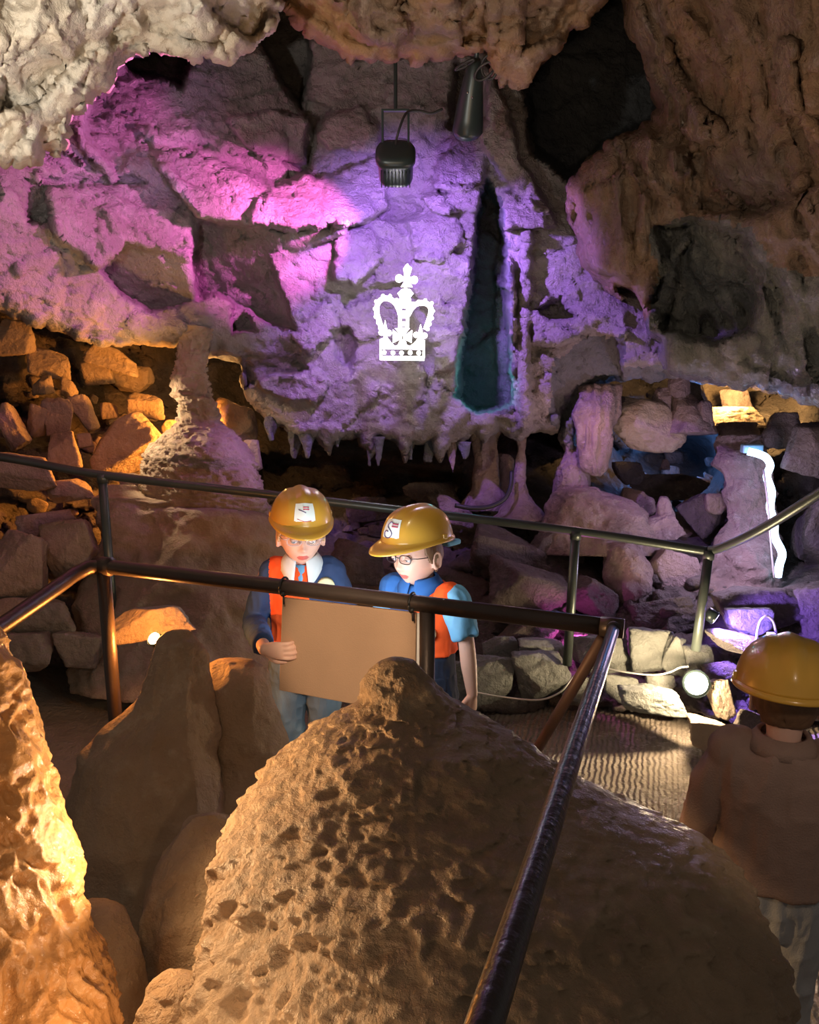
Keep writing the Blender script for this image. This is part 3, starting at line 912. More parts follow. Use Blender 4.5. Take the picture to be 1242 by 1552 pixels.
stone('stalagmite', [(598, 1032, 1044, 5.0), (610, 1026, 1054, 5.0), (628, 1022, 1068, 5.0), (645, 1020, 1076, 5.0), (658, 1016, 1080, 5.0)], M['pink_stone'], 'right and wider of the paired pale stalagmites on the ledge above the blue hollow', k=.9, n=50, per=6, mode='flutes', amp=.012, freq=16, seed=60, lump=.02)
rock(1066, 628, 26, 44, 4.95, 312, M['pink_stone'], 'small mauve rock leaning on the wider ledge stalagmite')
rock(1112, 606, 50, 36, 5.9, 313, M['pink_stone'], 'mauve wedge-shaped rock lying on the orange-lit ledge')
rock(1092, 596, 60, 40, 6.3, 314, M['rubble'], 'orange rock at the back of the lit ledge left of the mauve wedge')
rock(1160, 604, 80, 34, 6.2, 315, M['rubble'], 'flat orange rock at the back of the lit ledge right of the mauve wedge')
rock(1110, 632, 100, 34, 5.6, 316, M['rubble'], 'smooth orange slab forming the front of the lit ledge', kd=.9)
rock(1122, 655, 66, 34, 5.4, 317, M['pink_stone'], 'crusty pink rock below the orange ledge slab')
rock(1184, 652, 58, 58, 4.95, 318, M['bank_rock'], 'dark mauve boulder left of the big brown boulder at the right edge')
rock(1228, 676, 84, 92, 4.7, 319, M['bank_rock'], 'big brown speckled boulder at the right edge above the strip light', rot=20)
rock(1148, 672, 46, 20, 5.0, 320, M['pink_stone'], 'flat pale stone capping the top of the strip light')
stone('stalagmite', [(752, 1002, 1008, 4.9), (762, 998, 1014, 4.9), (778, 996, 1018, 4.9), (795, 992, 1022, 4.9)], M['pink_stone'], 'small pink stalagmite standing before the blue hollow', k=.9, n=36, per=5, mode='flutes', amp=.01, freq=18, seed=61, lump=.02)
rock(966, 766, 54, 46, 5.2, 321, M['pink_stone'], 'pale pink angular rock right of the pink mound', rot=30)
rock(1000, 800, 66, 40, 4.9, 322, M['pink_stone'], 'mauve rock under the small pink stalagmite', rot=-12)
rock(1060, 780, 56, 66, 5.3, 323, M['bank_rock'], 'dark bluish rock in the mouth of the blue hollow', rot=-30)
rock(1082, 762, 34, 34, 5.2, 324, M['rubble'], 'small tan rock at the right rim of the blue hollow')
rock(1010, 735, 120, 40, 6.2, 325, M['bank_rock'], 'dark low rock on the floor inside the blue hollow')
rock(950, 715, 50, 36, 6.0, 326, M['bank_rock'], 'grey rock at the left of the blue hollow behind the fluted column')
stone('stalagmite', [(696, 1006, 1010, 6.0), (702, 1003, 1014, 6.0), (712, 1002, 1014, 6.0)], M['pink_stone'], 'tiny pale stalagmite inside the blue hollow', k=.9, n=24, per=4, mode='flow', amp=.004, freq=12, seed=62, lump=.01)

stone('rock_pillar', [(660, 1104, 1140, 5.0), (675, 1098, 1156, 5.0), (700, 1096, 1164, 4.95), (740, 1100, 1166, 4.93), (780, 1104, 1170, 4.9), (815, 1090, 1174, 4.85), (845, 1070, 1178, 4.8), (870, 1054, 1180, 4.75), (895, 1040, 1178, 4.7)], M['pink_stone'],
      'tall rough pink rock pillar lit lavender by the wavy strip light', 'rock', k=.5, n=140, per=10, mode='flow', amp=.022, freq=13, seed=65, lump=.05, lfreq=4)
# ---- small stalactites along the lower lip of the purple wall
rng = random.Random(5)
first = None
for i, x in enumerate((412, 447, 466, 512, 561, 574, 622, 650, 661, 704)):
    d_ = 4.98 + .05 * math.sin(i * 2.1)
    y0 = 640 + (x - 400) * .06 + (12 if x > 440 else -8)
    L_ = rng.uniform(18, 46)
    w_ = rng.uniform(4, 10)
    stone('stalactite', [(y0, x - w_, x + w_, d_), (y0 + L_ * .3, x - w_ * .8, x + w_ * .75, d_), (y0 + L_ * .65, x - w_ * .45, x + w_ * .4, d_), (y0 + L_, x - 1.5, x + 1.5, d_)], M['slate'],
          'small dim stalactite in the fringe under the lower lip of the purple wall', 'stalactite', 'fringe of stalactites under the purple wall', k=.9, n=28, per=5, mode='flutes', amp=.010, freq=22, seed=700 + i, lump=.015)

# ---- rocks on the bank below the far rail
stone('rock_mound', [(822, 930, 956, 4.62), (832, 918, 972, 4.6), (858, 916, 984, 4.58), (890, 924, 978, 4.55), (912, 938, 970, 4.53), (922, 946, 962, 4.52)], M['pink_stone'],
      'rounded grey rock with a dark hollow below the far rail', 'rock', k=1.0, n=80, per=7, mode='pits', amp=.022, freq=9, seed=63, lump=.04)
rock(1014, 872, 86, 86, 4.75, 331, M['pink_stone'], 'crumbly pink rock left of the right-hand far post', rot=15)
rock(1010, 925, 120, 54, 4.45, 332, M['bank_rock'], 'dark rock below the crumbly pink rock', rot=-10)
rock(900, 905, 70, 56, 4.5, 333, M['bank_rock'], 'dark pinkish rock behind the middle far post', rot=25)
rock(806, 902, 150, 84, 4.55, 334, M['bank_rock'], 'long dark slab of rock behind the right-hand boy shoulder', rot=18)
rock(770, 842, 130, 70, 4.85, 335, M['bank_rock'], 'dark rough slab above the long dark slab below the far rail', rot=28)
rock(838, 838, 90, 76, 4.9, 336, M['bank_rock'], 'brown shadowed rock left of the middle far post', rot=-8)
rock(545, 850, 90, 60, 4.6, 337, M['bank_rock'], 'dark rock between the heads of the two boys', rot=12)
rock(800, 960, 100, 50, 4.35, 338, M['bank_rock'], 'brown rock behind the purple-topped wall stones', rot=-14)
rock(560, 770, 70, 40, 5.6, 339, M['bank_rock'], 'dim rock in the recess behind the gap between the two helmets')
rock(655, 745, 90, 34, 5.8, 340, M['bank_rock'], 'dim flat rock at the mouth of the dark recess')
rock(690, 775, 70, 40, 5.2, 341, M['pink_stone'], 'pinkish rock lying by the black hose', rot=20)

# ---- right-hand rocks round the strip light and violet lamp
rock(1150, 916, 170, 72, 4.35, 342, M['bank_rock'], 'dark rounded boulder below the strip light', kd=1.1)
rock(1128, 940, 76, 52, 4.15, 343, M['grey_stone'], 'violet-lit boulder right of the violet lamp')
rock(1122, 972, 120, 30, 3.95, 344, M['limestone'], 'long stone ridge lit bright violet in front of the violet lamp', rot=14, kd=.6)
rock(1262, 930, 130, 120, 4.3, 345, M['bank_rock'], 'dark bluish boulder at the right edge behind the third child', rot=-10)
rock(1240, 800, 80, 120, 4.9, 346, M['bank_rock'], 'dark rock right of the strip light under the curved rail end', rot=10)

# ---- low dry-stone kerb behind the path
kerb = [(818, 1020, 92, 78, 4.02, 'broad grey kerb stone left of the middle far post foot', 0), (742, 1030, 70, 86, 4.02, 'grey kerb stone beside the hanging hand of the right-hand boy', 8), (760, 985, 60, 46, 4.18, 'small purple-topped kerb stone above the hand', 0),
        (820, 985, 76, 36, 4.16, 'flat kerb stone with a violet-lit top left of the middle far post', 4), (878, 985, 26, 34, 4.1, 'knobbly little kerb stone at the middle far post foot', 0),
        (912, 988, 84, 62, 4.06, 'square grey kerb stone right of the middle far post', -4), (985, 984, 82, 72, 4.04, 'large pale grey kerb stone in the middle of the row', 6), (1022, 990, 40, 60, 4.0, 'narrow tilted kerb stone left of the right-hand far post', 18),
        (1056, 996, 50, 44, 3.98, 'greenish kerb stone carrying the right-hand far post', 0), (940, 1042, 66, 48, 3.98, 'low wedge kerb stone under the white cable', 10), (1000, 1036, 46, 34, 3.96, 'small low kerb stone left of the bright path lamp', 0),
        (880, 1046, 60, 46, 4.0, 'low dark kerb stone behind the slanting brace', -10), (690, 1030, 60, 70, 4.1, 'grey kerb stone behind the right-hand boy arm', 0), (985, 1060, 110, 42, 3.70, 'flat grey kerb stone lying just in front of the bright path lamp', 5)]
for i, (x, y, w_, h_, d_, lb, ro) in enumerate(kerb):
    rock(x, y, w_, h_, d_, 400 + i, M['grey_stone'], lb, 'kerb_stone', 'stone', 'rough stones of the kerb along the path', rot=ro, kd=.8, planes=8)
rock(1090, 1056, 38, 62, 3.78, 431, M['rubble'], 'bright crumbly orange stone right of the bright path lamp', rot=-8)
rock(1078, 1108, 90, 46, 3.62, 432, M['rubble'], 'knobbly orange stone at the edge of the wet path', rot=12)
rock(1128, 1098, 60, 60, 3.7, 433, M['bank_rock'], 'dark stone behind the hard hat of the third child', rot=20)
rock(1090, 1012, 60, 30, 3.95, 434, M['bank_rock'], 'dark stone with a pale tip above the bright path lamp', rot=-12)

# ---- rubble at the far left
RB = [(28, 512, 66, 56, 5.2, 'large dim block at the top of the left rubble', 0), (78, 552, 66, 44, 5.25, 'brown block below the top of the left rubble', 12), (66, 584, 30, 30, 5.1, 'small orange stone with a hollow in the left rubble', 0),
      (92, 630, 46, 56, 5.0, 'pointed orange rock with a dark mark in the left rubble', 0), (129, 626, 30, 60, 5.1, 'tall narrow orange rock in the left rubble', -14), (57, 640, 28, 56, 4.95, 'leaning orange slab left of the pointed rock', 20),
      (20, 646, 34, 74, 4.8, 'dark-sided slab at the left edge of the rubble', -20), (101, 682, 56, 60, 4.75, 'bright orange cube-like block above the far rail', 6), (197, 674, 112, 84, 5.0, 'big tilted orange boulder left of the bell-shaped stalagmite', -24),
      (226, 616, 60, 36, 5.4, 'oblong orange-brown rock above the big tilted boulder', 10), (167, 622, 28, 26, 5.4, 'small dim stone right of the tall narrow rock', 0), (260, 648, 28, 26, 5.2, 'small orange stone against the stalagmite neck', 0),
      (104, 588, 28, 28, 5.2, 'thin upright shard near the top of the rubble', 30), (150, 566, 46, 36, 5.6, 'dim rock in the shade under the purple wall', 0), (200, 574, 60, 44, 5.9, 'dark rock deep under the purple wall edge', 0),
      (208, 740, 44, 54, 4.6, 'orange block between far post and bell-shaped stalagmite', 4), (130, 668, 24, 24, 4.9, 'small stone between the cube-like block and the tilted boulder', 0), (40, 712, 120, 60, 4.5, 'dark wide rock under the far rail at the left', 4),
      (110, 742, 80, 34, 4.5, 'orange-speckled flat rock left of the far post', -6), (34, 858, 86, 118, 4.15, 'big pale tan boulder behind the bent end of the near rail', 12), (108, 828, 90, 86, 4.25, 'brown boulder with a dark smudge left of the fence posts', -10),
      (74, 790, 110, 34, 4.4, 'dark ridge of rock above the tan boulder', -8), (62, 930, 110, 60, 4.0, 'rough brown rock under the bent end of the near rail', 0), (40, 990, 90, 70, 3.9, 'dark rock at the edge of the sand', 0), (120, 985, 70, 60, 3.95, 'crumbly rock left of the near post', 10),
      (176, 545, 80, 34, 5.5, 'mauve slab tucked under the lip of the purple wall', 22)]
for i, (x, y, w_, h_, d_, lb, ro) in enumerate(RB):
    rock(x, y, w_, h_, d_, 500 + i, M['rubble'], lb, 'rubble_rock', 'rock', 'rubble rocks at the left', rot=ro, kd=.9, planes=9)
rock(230, 942, 130, 46, 2.95, 540, M['rubble'], 'craggy orange rock glowing beside the small lamp', rot=-4, kd=.8)

# ---- loose small rocks lying on the bank
def loose(poly, n, lo_, hi_, mat, label, group, seed):
    bx, by = px_of(BANK)
    rng = random.Random(seed)
    k = np.nonzero(poly_sd(bx, by, np.array(poly, float)) > 4)[0]
    for i in range(n):
        j = k[rng.randrange(len(k))]
        w_ = rng.uniform(lo_, hi_)
        dd = BANK[j][1] * cs - (BANK[j][2] - CAMZ) * sn
        rock(bx[j], by[j] - w_ * .2, w_ * rng.uniform(1.0, 1.6), w_ * rng.uniform(.7, 1.0), dd - .02, 900 + seed * 100 + i, mat, label, 'loose_rock', 'rock', group, rot=rng.uniform(-35, 35), sub=3, planes=8)
loose([(700, 790), (1060, 850), (1060, 945), (900, 950), (700, 940)], 34, 12, 30, M['bank_rock'], 'small loose dark rock lying among the big rocks below the far rail', 'loose rocks below the far rail', 1)
loose([(440, 745), (720, 750), (700, 790), (560, 860), (460, 840)], 16, 12, 28, M['bank_rock'], 'small loose dark rock at the mouth of the dark recess behind the boys', 'loose rocks before the dark recess', 2)
loose([(0, 540), (260, 560), (240, 700), (0, 720)], 26, 10, 24, M['rubble'], 'small orange-lit chip of rock between the larger rubble at the far left', 'small chips in the left rubble', 3)
loose([(0, 740), (150, 750), (150, 1000), (0, 1000)], 16, 14, 30, M['rubble'], 'small brown rock on the dim bank left of the fence posts', 'small rocks left of the fence posts', 4)
loose([(930, 690), (1095, 690), (1090, 830), (1000, 830)], 14, 12, 26, M['pink_stone'], 'small mauve rock in and below the mouth of the blue hollow', 'small rocks at the blue hollow', 5)
# ================================================================ rails, lamps, sign, cables
M['dark_steel'] = plain('dark_steel', (.085, .062, .05), .38, .55, .5, .35, 9, .15, 120)
M['wet_steel'] = plain('wet_steel', (.035, .028, .026), .30, .3, .5, .35, 9, .5, 60)
M['green_steel'] = plain('green_steel', (.085, .105, .095), .38, .5, .5, .4, 7, .15, 120)
M['black_metal'] = plain('black_metal', (.022, .034, .034), .35, .2, .5)
M['black_cable'] = plain('black_cable', (.02, .02, .02), .5)
M['white_cable'] = plain('white_cable', (.5, .5, .46), .5)
M['hardboard'] = plain('hardboard', (.42, .27, .17), .8, 0, .25, .18, 5, .25, 260)
M['white_panel'] = plain('white_panel', (.8, .8, .78), .5)
M['crown_glow'] = glow('crown_glow', (1.0, 1.0, .90), 6.0)
M['strip_glow'] = glow('strip_glow', (.50, .72, 1.0), 4.0)
M['amber_glow'] = glow('amber_glow', (1.0, .66, .30), 30.0)
M['warm_glow'] = glow('warm_glow', (1.0, .86, .66), 30.0)
M['violet_glow'] = glow('violet_glow', (.50, .40, 1.0), 10.0)
M['flood_glow'] = glow('flood_glow', (.95, .35, .95), 8.0)

def dz(py, z):
    return (CAMZ - z) / (sn + (py - 776) / FPX * cs)
def down(p, z):
    return np.array((p[0], p[1], z))

# ---- near railing
nr = thing('near_railing', 'dark steel railing in front of the two boys, bent at the left', 'railing', down(P(157, 858, 2.63), 0))
def under(root, *pts):
    b = np.array(root.location)
    return [np.asarray(p) - b for p in pts]
ZR = 1.06
pts = [P(-330, 1185, 1.5), P(-150, 1052, dz(1052, ZR)), P(0, 951, dz(951, ZR)), P(105, 877, 2.54), P(128, 863, 2.6), P(157, 858, 2.635), P(400, 886, 2.46), P(645, 916, 2.30), P(928, 951, 2.135)]
MB().tube(under(nr, *pts[:3], P(92, 886, 2.49), P(112, 871, 2.56), P(132, 861, 2.61), *pts[5:]), .0235, 16).build('top_rail', M['dark_steel'], nr)
q = P(157, 866, 2.635)
MB().tube(under(nr, q, down(q, .45), down(q, 0.0)), .0225, 14).build('post', M['dark_steel'], nr)
q2 = P(648, 926, 2.30)
MB().tube(under(nr, q2, down(q2, .45), down(q2, -.02)), .0225, 14).build('post', M['dark_steel'], nr)
q3 = P(926, 960, 2.135)
for pt, w in ((P(157, 858, 2.635), .030), (P(928, 951, 2.135), .026)):
    t = pts[6] - pts[5] if w > .028 else pts[8] - pts[7]
    t = t / np.linalg.norm(t) * .03
    MB().tube(under(nr, pt - t, pt + t), w, 16).build('joint', M['dark_steel'], nr)
a, b_ = P(914, 968, 2.14), P(812, 1140, 2.6)
e_ = a + (b_ - a) * (a[2] / (a[2] - b_[2]))
MB().tube(under(nr, a, (a + e_) / 2, e_), .0165, 12).build('brace', plain('rusty_steel', (.17, .10, .075), .5, .3, .4, .3, 12), nr)
# ---- sloping handrail that comes up to the camera
A_, B_ = P(931, 952, 2.11), P(735, 1552, .64)
hr = thing('handrail', 'dark wet steel handrail sloping from the corner of the near railing up to the camera', 'handrail', A_)
ext = B_ + (B_ - A_) * .16
MB().tube([np.zeros(3), (B_ - A_) * .33, (B_ - A_) * .66, B_ - A_, ext - A_], .0152, 18).build('rail', M['wet_steel'], hr)
MB().tube([(0, 0, 0), (B_ - A_) * .016], .019, 18).build('end_cap', M['wet_steel'], hr)

# ---- far railing
fr = thing('far_railing', 'thin dark steel railing behind the boys, curving up at the right', 'railing', down(P(872, 805, 3.9), .2))
fp = [P(-220, 660, 4.0), P(15, 695, 3.98), P(150, 719, 3.95), P(420, 751, 3.93), P(640, 777, 3.92), P(880, 806, 3.88), P(1050, 832, 3.8), P(1078, 834, 3.78), P(1105, 826, 3.68), P(1160, 799, 3.45), P(1242, 748, 3.15), P(1380, 655, 2.8)]
MB().tube(under(fr, *catmull(fp, 5)), .0205, 14).build('top_rail', M['green_steel'], fr)
for top, bot, n in ((P(155, 722, 3.95), None, 0), (P(873, 808, 3.88), P(860, 1008, 3.93), 1), (P(1075, 838, 3.78), P(1055, 986, 3.82), 2)):
    bot = down(top, .02) if bot is None else bot
    MB().tube(under(fr, top, (top + bot) / 2, bot), .022, 14).build('post', M['green_steel'], fr)
    MB().tube(under(fr, top + (0, 0, .012), top - (0, 0, .03)), .026, 14).build('joint', M['green_steel'], fr)

# ---- board tied to the near rail
tl, tr = P(429, 905, 2.475), P(632, 928, 2.325)
ux = (tr - tl) / np.linalg.norm(tr - tl)
uz = np.array((0, 0, 1.0))
Lb = np.linalg.norm(tr - tl)
Hb = .315
bd = thing('notice_board', 'plain brown board seen from behind, tied under the near rail before the boys', 'board', tl - uz * Hb)
o0 = uz * Hb
m = MB().prism([(0, 0), (Lb, 0), (Lb - .004, -Hb), (-.022, -Hb + .012)], o0, ux, uz, .012)
bevel(m.build('back_panel', M['hardboard'], bd, False), .003)
nb_ = np.cross(ux, uz)
m = MB().prism([(-.004, -.004), (Lb + .007, -.004), (Lb + .005, -Hb + .006), (-.016, -Hb + .016)], o0 - nb_ * .0085 if nb_[1] < 0 else o0 + nb_ * .0085, ux, uz, .004)  # white sheet juts out at right, standing in for a lit edge
m.build('front_sheet', M['white_panel'], bd, False)
for px_, py_, d_ in ((431, 889, 2.44), (625, 913, 2.315)):
    c = P(px_, py_, d_) - np.array(bd.location)
    ring = [c + .0275 * (math.cos(w) * np.cross(ux, uz) + math.sin(w) * uz) for w in np.linspace(0, 2 * PI, 20)]
    mm = MB().tube(ring, .0035, 8)
    mm.tube([c - nb_ * 0 + np.array((0, -.026, -.012)), c + np.array((.002, -.03, -.045))], .003, 8)
    mm.box(c + np.array((0, -.029, -.014)), (.010, .008, .012))
    mm.build('cable_tie', M['black_cable'], bd)

# ---- crown of lights
CD = 4.42
cw = P(612, 548, CD)
crown = thing('crown_light', 'white glowing royal crown motif hanging on the purple rock wall', 'light', cw)
def cz(X, Y):
    """motif drawing units -> metres in the plane of the motif"""
    return np.array(((550 + X / 9.408 - 612) * CD / FPX, -(395 + Y / 9.408 - 548) * CD / FPX / cs))
CX, CY = np.array((1.0, .06, 0)), np.array((0, 0, 1.0))
def cpoly(name, *polys):
    mm = MB()
    for pl in polys:
        o2 = np.array([cz(*k) for k in pl])
        area = np.sum(o2[:, 0] * np.roll(o2[:, 1], -1) - o2[:, 1] * np.roll(o2[:, 0], -1))
        mm.prism(o2 if area > 0 else o2[::-1], np.zeros(3), CX, CY, .022)
    return mm.build(name, M['crown_glow'], crown, False)
def disc(X, Y, r, n=14):
    return [(X + r * math.cos(2 * PI * k / n), Y + r * math.sin(2 * PI * k / n)) for k in range(n)]
def stroke(pts, w):
    p = catmull(np.array(pts, float), 5)
    t = np.gradient(p, axis=0)
    t /= np.linalg.norm(t, axis=1)[:, None]
    nn = np.stack((-t[:, 1], t[:, 0]), -1) * w / 2
    return [[p[i] + nn[i], p[i + 1] + nn[i + 1], p[i + 1] - nn[i + 1], p[i] - nn[i]] for i in range(len(p) - 1)]
cpoly('band', [(248, 1135), (345, 1095), (400, 1172), (460, 1228), (545, 1200), (565, 1150), (600, 1200), (680, 1228), (760, 1162), (800, 1100), (885, 1150), (885, 1278), (248, 1268)],
      [(246, 1362), (884, 1366), (876, 1428), (246, 1418)], [(246, 1260), (272, 1260), (272, 1370), (246, 1370)], [(860, 1270), (884, 1270), (884, 1370), (860, 1370)],
      *[disc(X, Y, 30) for X, Y in ((308, 1315), (432, 1320), (555, 1322), (678, 1318), (800, 1322))])
la = [(285, 1015), (240, 890), (208, 770), (220, 665), (290, 592), (380, 592), (460, 640), (512, 720), (540, 810)]
ra = [(895, 1005), (932, 905), (965, 800), (970, 722), (925, 664), (850, 645), (760, 664), (695, 722), (645, 810)]
cpoly('arch', *stroke(la, 66), *[disc(X, Y, 24, 10) for X, Y in ((180, 725), (200, 628), (295, 552), (395, 556), (485, 606), (190, 830), (222, 912), (250, 985))])
cpoly('arch', *stroke(ra, 66), *[disc(X, Y, 24, 10) for X, Y in ((1000, 755), (980, 650), (890, 612), (795, 628), (715, 655), (985, 850), (955, 930), (925, 1000))])
cpoly('centre_band', [(512, 690), (556, 690), (556, 1000), (512, 1000)], [(624, 690), (666, 690), (660, 1000), (624, 1000)],
      *[[(540, y), (640, y), (640, y + h), (540, y + h)] for y, h in ((690, 30), (752, 100), (895, 66), (978, 24))])
cpoly('cross', [(462, 985), (672, 985), (598, 1075), (540, 1075)], [(434, 1005), (540, 1085), (540, 1135), (434, 1185)], [(704, 1012), (600, 1085), (600, 1135), (698, 1185)], [(540, 1135), (600, 1135), (628, 1205), (508, 1205)],
      [(540, 1075), (598, 1075), (600, 1090), (540, 1090)], [(540, 1085), (556, 1085), (556, 1140), (540, 1140)], [(582, 1085), (600, 1085), (600, 1140), (582, 1140)])
cpoly('fleur', [(325, 875), (350, 990), (352, 1105), (300, 1105), (302, 990)], disc(272, 1045, 42), disc(375, 1050, 42))
cpoly('fleur', [(825, 935), (850, 1020), (852, 1130), (800, 1130), (800, 1020)], disc(762, 1075, 40), disc(880, 1085, 40))
cpoly('orb', [(502, 515), (560, 465), (612, 448), (672, 465), (722, 522), (672, 582), (690, 600), (672, 690), (522, 690), (510, 600), (540, 582)])
cpoly('top_cross', [(585, 190), (612, 150), (640, 128), (668, 165), (700, 185), (662, 310), (600, 310)], disc(522, 322, 52), [(540, 280), (610, 316), (610, 350), (540, 366)], disc(732, 342, 52), [(715, 296), (650, 316), (650, 350), (715, 385)],
      [(605, 350), (655, 350), (708, 432), (548, 432)], [(600, 305), (662, 305), (656, 355), (604, 355)])
for X, Y in ((300, 1240), (840, 1250), (610, 520)):
    c = cz(X, Y)
    p0 = CX * c[0] + CY * c[1]
    MB().tube([p0 + (0, .008, 0), p0 + (0, .34, 0)], .004, 8).build('standoff', M['black_metal'], crown)

# ---- black floodlight that throws the purple light
fl_c = P(600, 245, 3.7)
fl = thing('floodlight', 'black finned floodlight hanging from its bracket above the glowing crown', 'light', P(600, 278, 3.7))
tilt = Matrix.Rotation(R(50), 3, 'X')
def sq(hx, hy, z, n=40, e=3.2):
    r = []
    for k in range(n):
        w = 2 * PI * k / n
        c_, s_ = math.cos(w), math.sin(w)
        r.append((hx * math.copysign(abs(c_) ** (2 / e), c_), hy * math.copysign(abs(s_) ** (2 / e), s_), z))
    return r
def tl_(v):
    return np.array([tuple(tilt @ Vector(tuple(map(float, k)))) for k in v]) + (fl_c - np.array(fl.location))
def tbuild(mm, name, mat, smooth=True, bev=0):
    mm.v = [tuple(x) for x in tl_(mm.v)]
    o = mm.build(name, mat, fl, smooth)
    if bev:
        bevel(o, bev)
    return o
mm = MB().loft([sq(.055, .05, .066), sq(.080, .070, .060), sq(.090, .080, .042), sq(.090, .080, .022), sq(.080, .070, .012), sq(.078, .068, -.07), sq(.074, .064, -.086), sq(.066, .056, -.092)])
tbuild(mm, 'housing', M['black_metal'], True)
for s in range(9):
    mm = MB().box((-.064 + s * .016, -.070, -.036), (.004, .022, .078))
    tbuild(mm, 'fin', M['black_metal'], False)
tbuild(MB().loft([sq(.060, .050, -.0925), sq(.060, .050, -.094)]), 'lens', M['flood_glow'])
mm = MB()
w0 = fl_c - np.array(fl.location)
for sx in (-1, 1):
    mm.box(w0 + np.array((sx * .058, -.005, .135)), (.010, .024, .15))
mm.box(w0 + np.array((0, -.005, .213)), (.126, .024, .010))
mm.tube([w0 + np.array((0, 0, .21)), w0 + np.array((.0, .03, .42))], .009, 10)
bevel(mm.build('bracket', M['black_metal'], fl, False), .002)
MB().tube(catmull([w0 + np.array(k) for k in ((0, -.02, .06), (.01, -.06, .10), (.035, -.05, .17), (.06, -.02, .205), (.11, 0, .212), (.16, .01, .205), (.21, .02, .225))], 6), .0055, 10).build('cable', M['black_cable'], fl)

# ---- second dark lamp with looped cable
sl_b = P(712, 205, 3.75)
sl = thing('spotlight', 'dark cone-shaped lamp with looped cables hanging right of the black floodlight', 'light', sl_b)
def L2(px, py, d):
    return P(px, py, d) - sl_b
cc = [L2(722, 88, 3.6), L2(720, 98, 3.62), L2(718, 118, 3.65), L2(714, 150, 3.7), L2(711, 180, 3.75), L2(709, 200, 3.78), L2(709, 204, 3.79)]
MB().tube(cc, [.018, .034, .044, .056, .066, .070, .060], 20).build('housing', M['black_metal'], sl)
for (x, y, rx, ry, ph) in ((742, 102, 12, 18, 0), (735, 108, 15, 14, .6), (705, 98, 14, 8, 1.2)):
    MB().tube([L2(x + rx * math.cos(w + ph), y + ry * math.sin(w), 3.58 + .03 * math.sin(w)) for w in np.linspace(0, 2 * PI, 28)], .0055, 8).build('cable', M['black_cable'], sl)
MB().tube([L2(722, 90, 3.6), L2(728, 40, 3.6)], .010, 10).build('stem', M['black_metal'], sl)
M['bright_screw'] = plain('bright_screw', (.8, .8, .8), .2, 1.0)
for x, y in ((709, 140), (716, 148)):
    MB().ball(L2(x, y, 3.635), .004, 8, 6).build('screw', M['bright_screw'], sl)  # bright balls added as two glints on the housing

# ---- amber lamp by the near post, bright lamp by the path, violet lamp
def puck(name, label, pos, aim, r, body, gl, depth=.05):
    t = thing(name, label, 'lamp', pos)
    v = np.array(aim, float)
    v /= np.linalg.norm(v)
    MB().tube([-v * depth, -v * depth * .9, np.zeros(3)], [r * .7, r, r], 20).build('housing', body, t)
    MB().tube([v * -.002, v * .006], [r * .86, r * .8], 20).build('lens', gl, t)
    MB().tube([v * -.004, v * .004], [r * 1.06, r * 1.06], 20, caps=False).build('rim', body, t)
    return t
puck('path_lamp', 'small amber lamp shining on the craggy rock left of the flat-topped stalagmite', P(234, 968, 2.72), (-.5, -.8, .9), .024, M['black_metal'], M['amber_glow'])
puck('path_lamp', 'dazzling warm white lamp among the kerb stones beside the wet path', P(1056, 1036, 3.72), (-.2, -.9, .2), .060, M['black_metal'], M['warm_glow'])
vl = puck('accent_lamp', 'small round violet lamp behind the right-hand far post', P(1084, 937, 3.9), (.7, -.35, -.45), .032, M['black_metal'], M['violet_glow'])
lp = [P(1146, 976, 3.86), P(1149, 955, 3.86), P(1154, 940, 3.86), P(1163, 934, 3.86), P(1172, 941, 3.86), P(1176, 954, 3.86), P(1178, 964, 3.86)]
o = thing('power_cable', 'pale violet cable loop plugged into a small white box beside the third child helmet', 'cable', lp[0])
MB().tube(catmull(np.array(lp) - lp[0], 6), .006, 10).build('loop', plain('violet_cable', (.45, .42, .75), .5), o)  # violet light on the cable is put into its colour
bevel(MB().box(P(1170, 966, 3.85) - lp[0], (.04, .04, .045)).build('plug_box', M['white_panel'], o, False), .006)

# ---- strip light
sp = [P(x, y, d - .12) for x, y, d in ((1134, 684, 4.86), (1150, 688, 4.84), (1162, 694, 4.83), (1168, 706, 4.83), (1163, 722, 4.82), (1170, 745, 4.8), (1168, 770, 4.78), (1174, 792, 4.76), (1175, 814, 4.74), (1186, 838, 4.72), (1182, 856, 4.7), (1179, 874, 4.68))]
st = thing('strip_light', 'wavy blue-white strip light hanging down the pink rock at right', 'light', sp[-1])
MB().tube(catmull(np.array(sp) - sp[-1], 6), .022, 14).build('glowing_tube', M['strip_glow'], st)
MB().tube(catmull(np.array([P(1158, 712, 4.68), P(1164, 760, 4.64), P(1167, 800, 4.60), P(1170, 835, 4.58), P(1174, 876, 4.54)]) - sp[-1], 6), .006, 8).build('cable', M['white_cable'], st)
bevel(MB().box(P(1140, 680, 4.78) - sp[-1], (.12, .05, .05)).build('bracket', plain('blue_plastic', (.25, .45, .65), .4), st, False), .008)

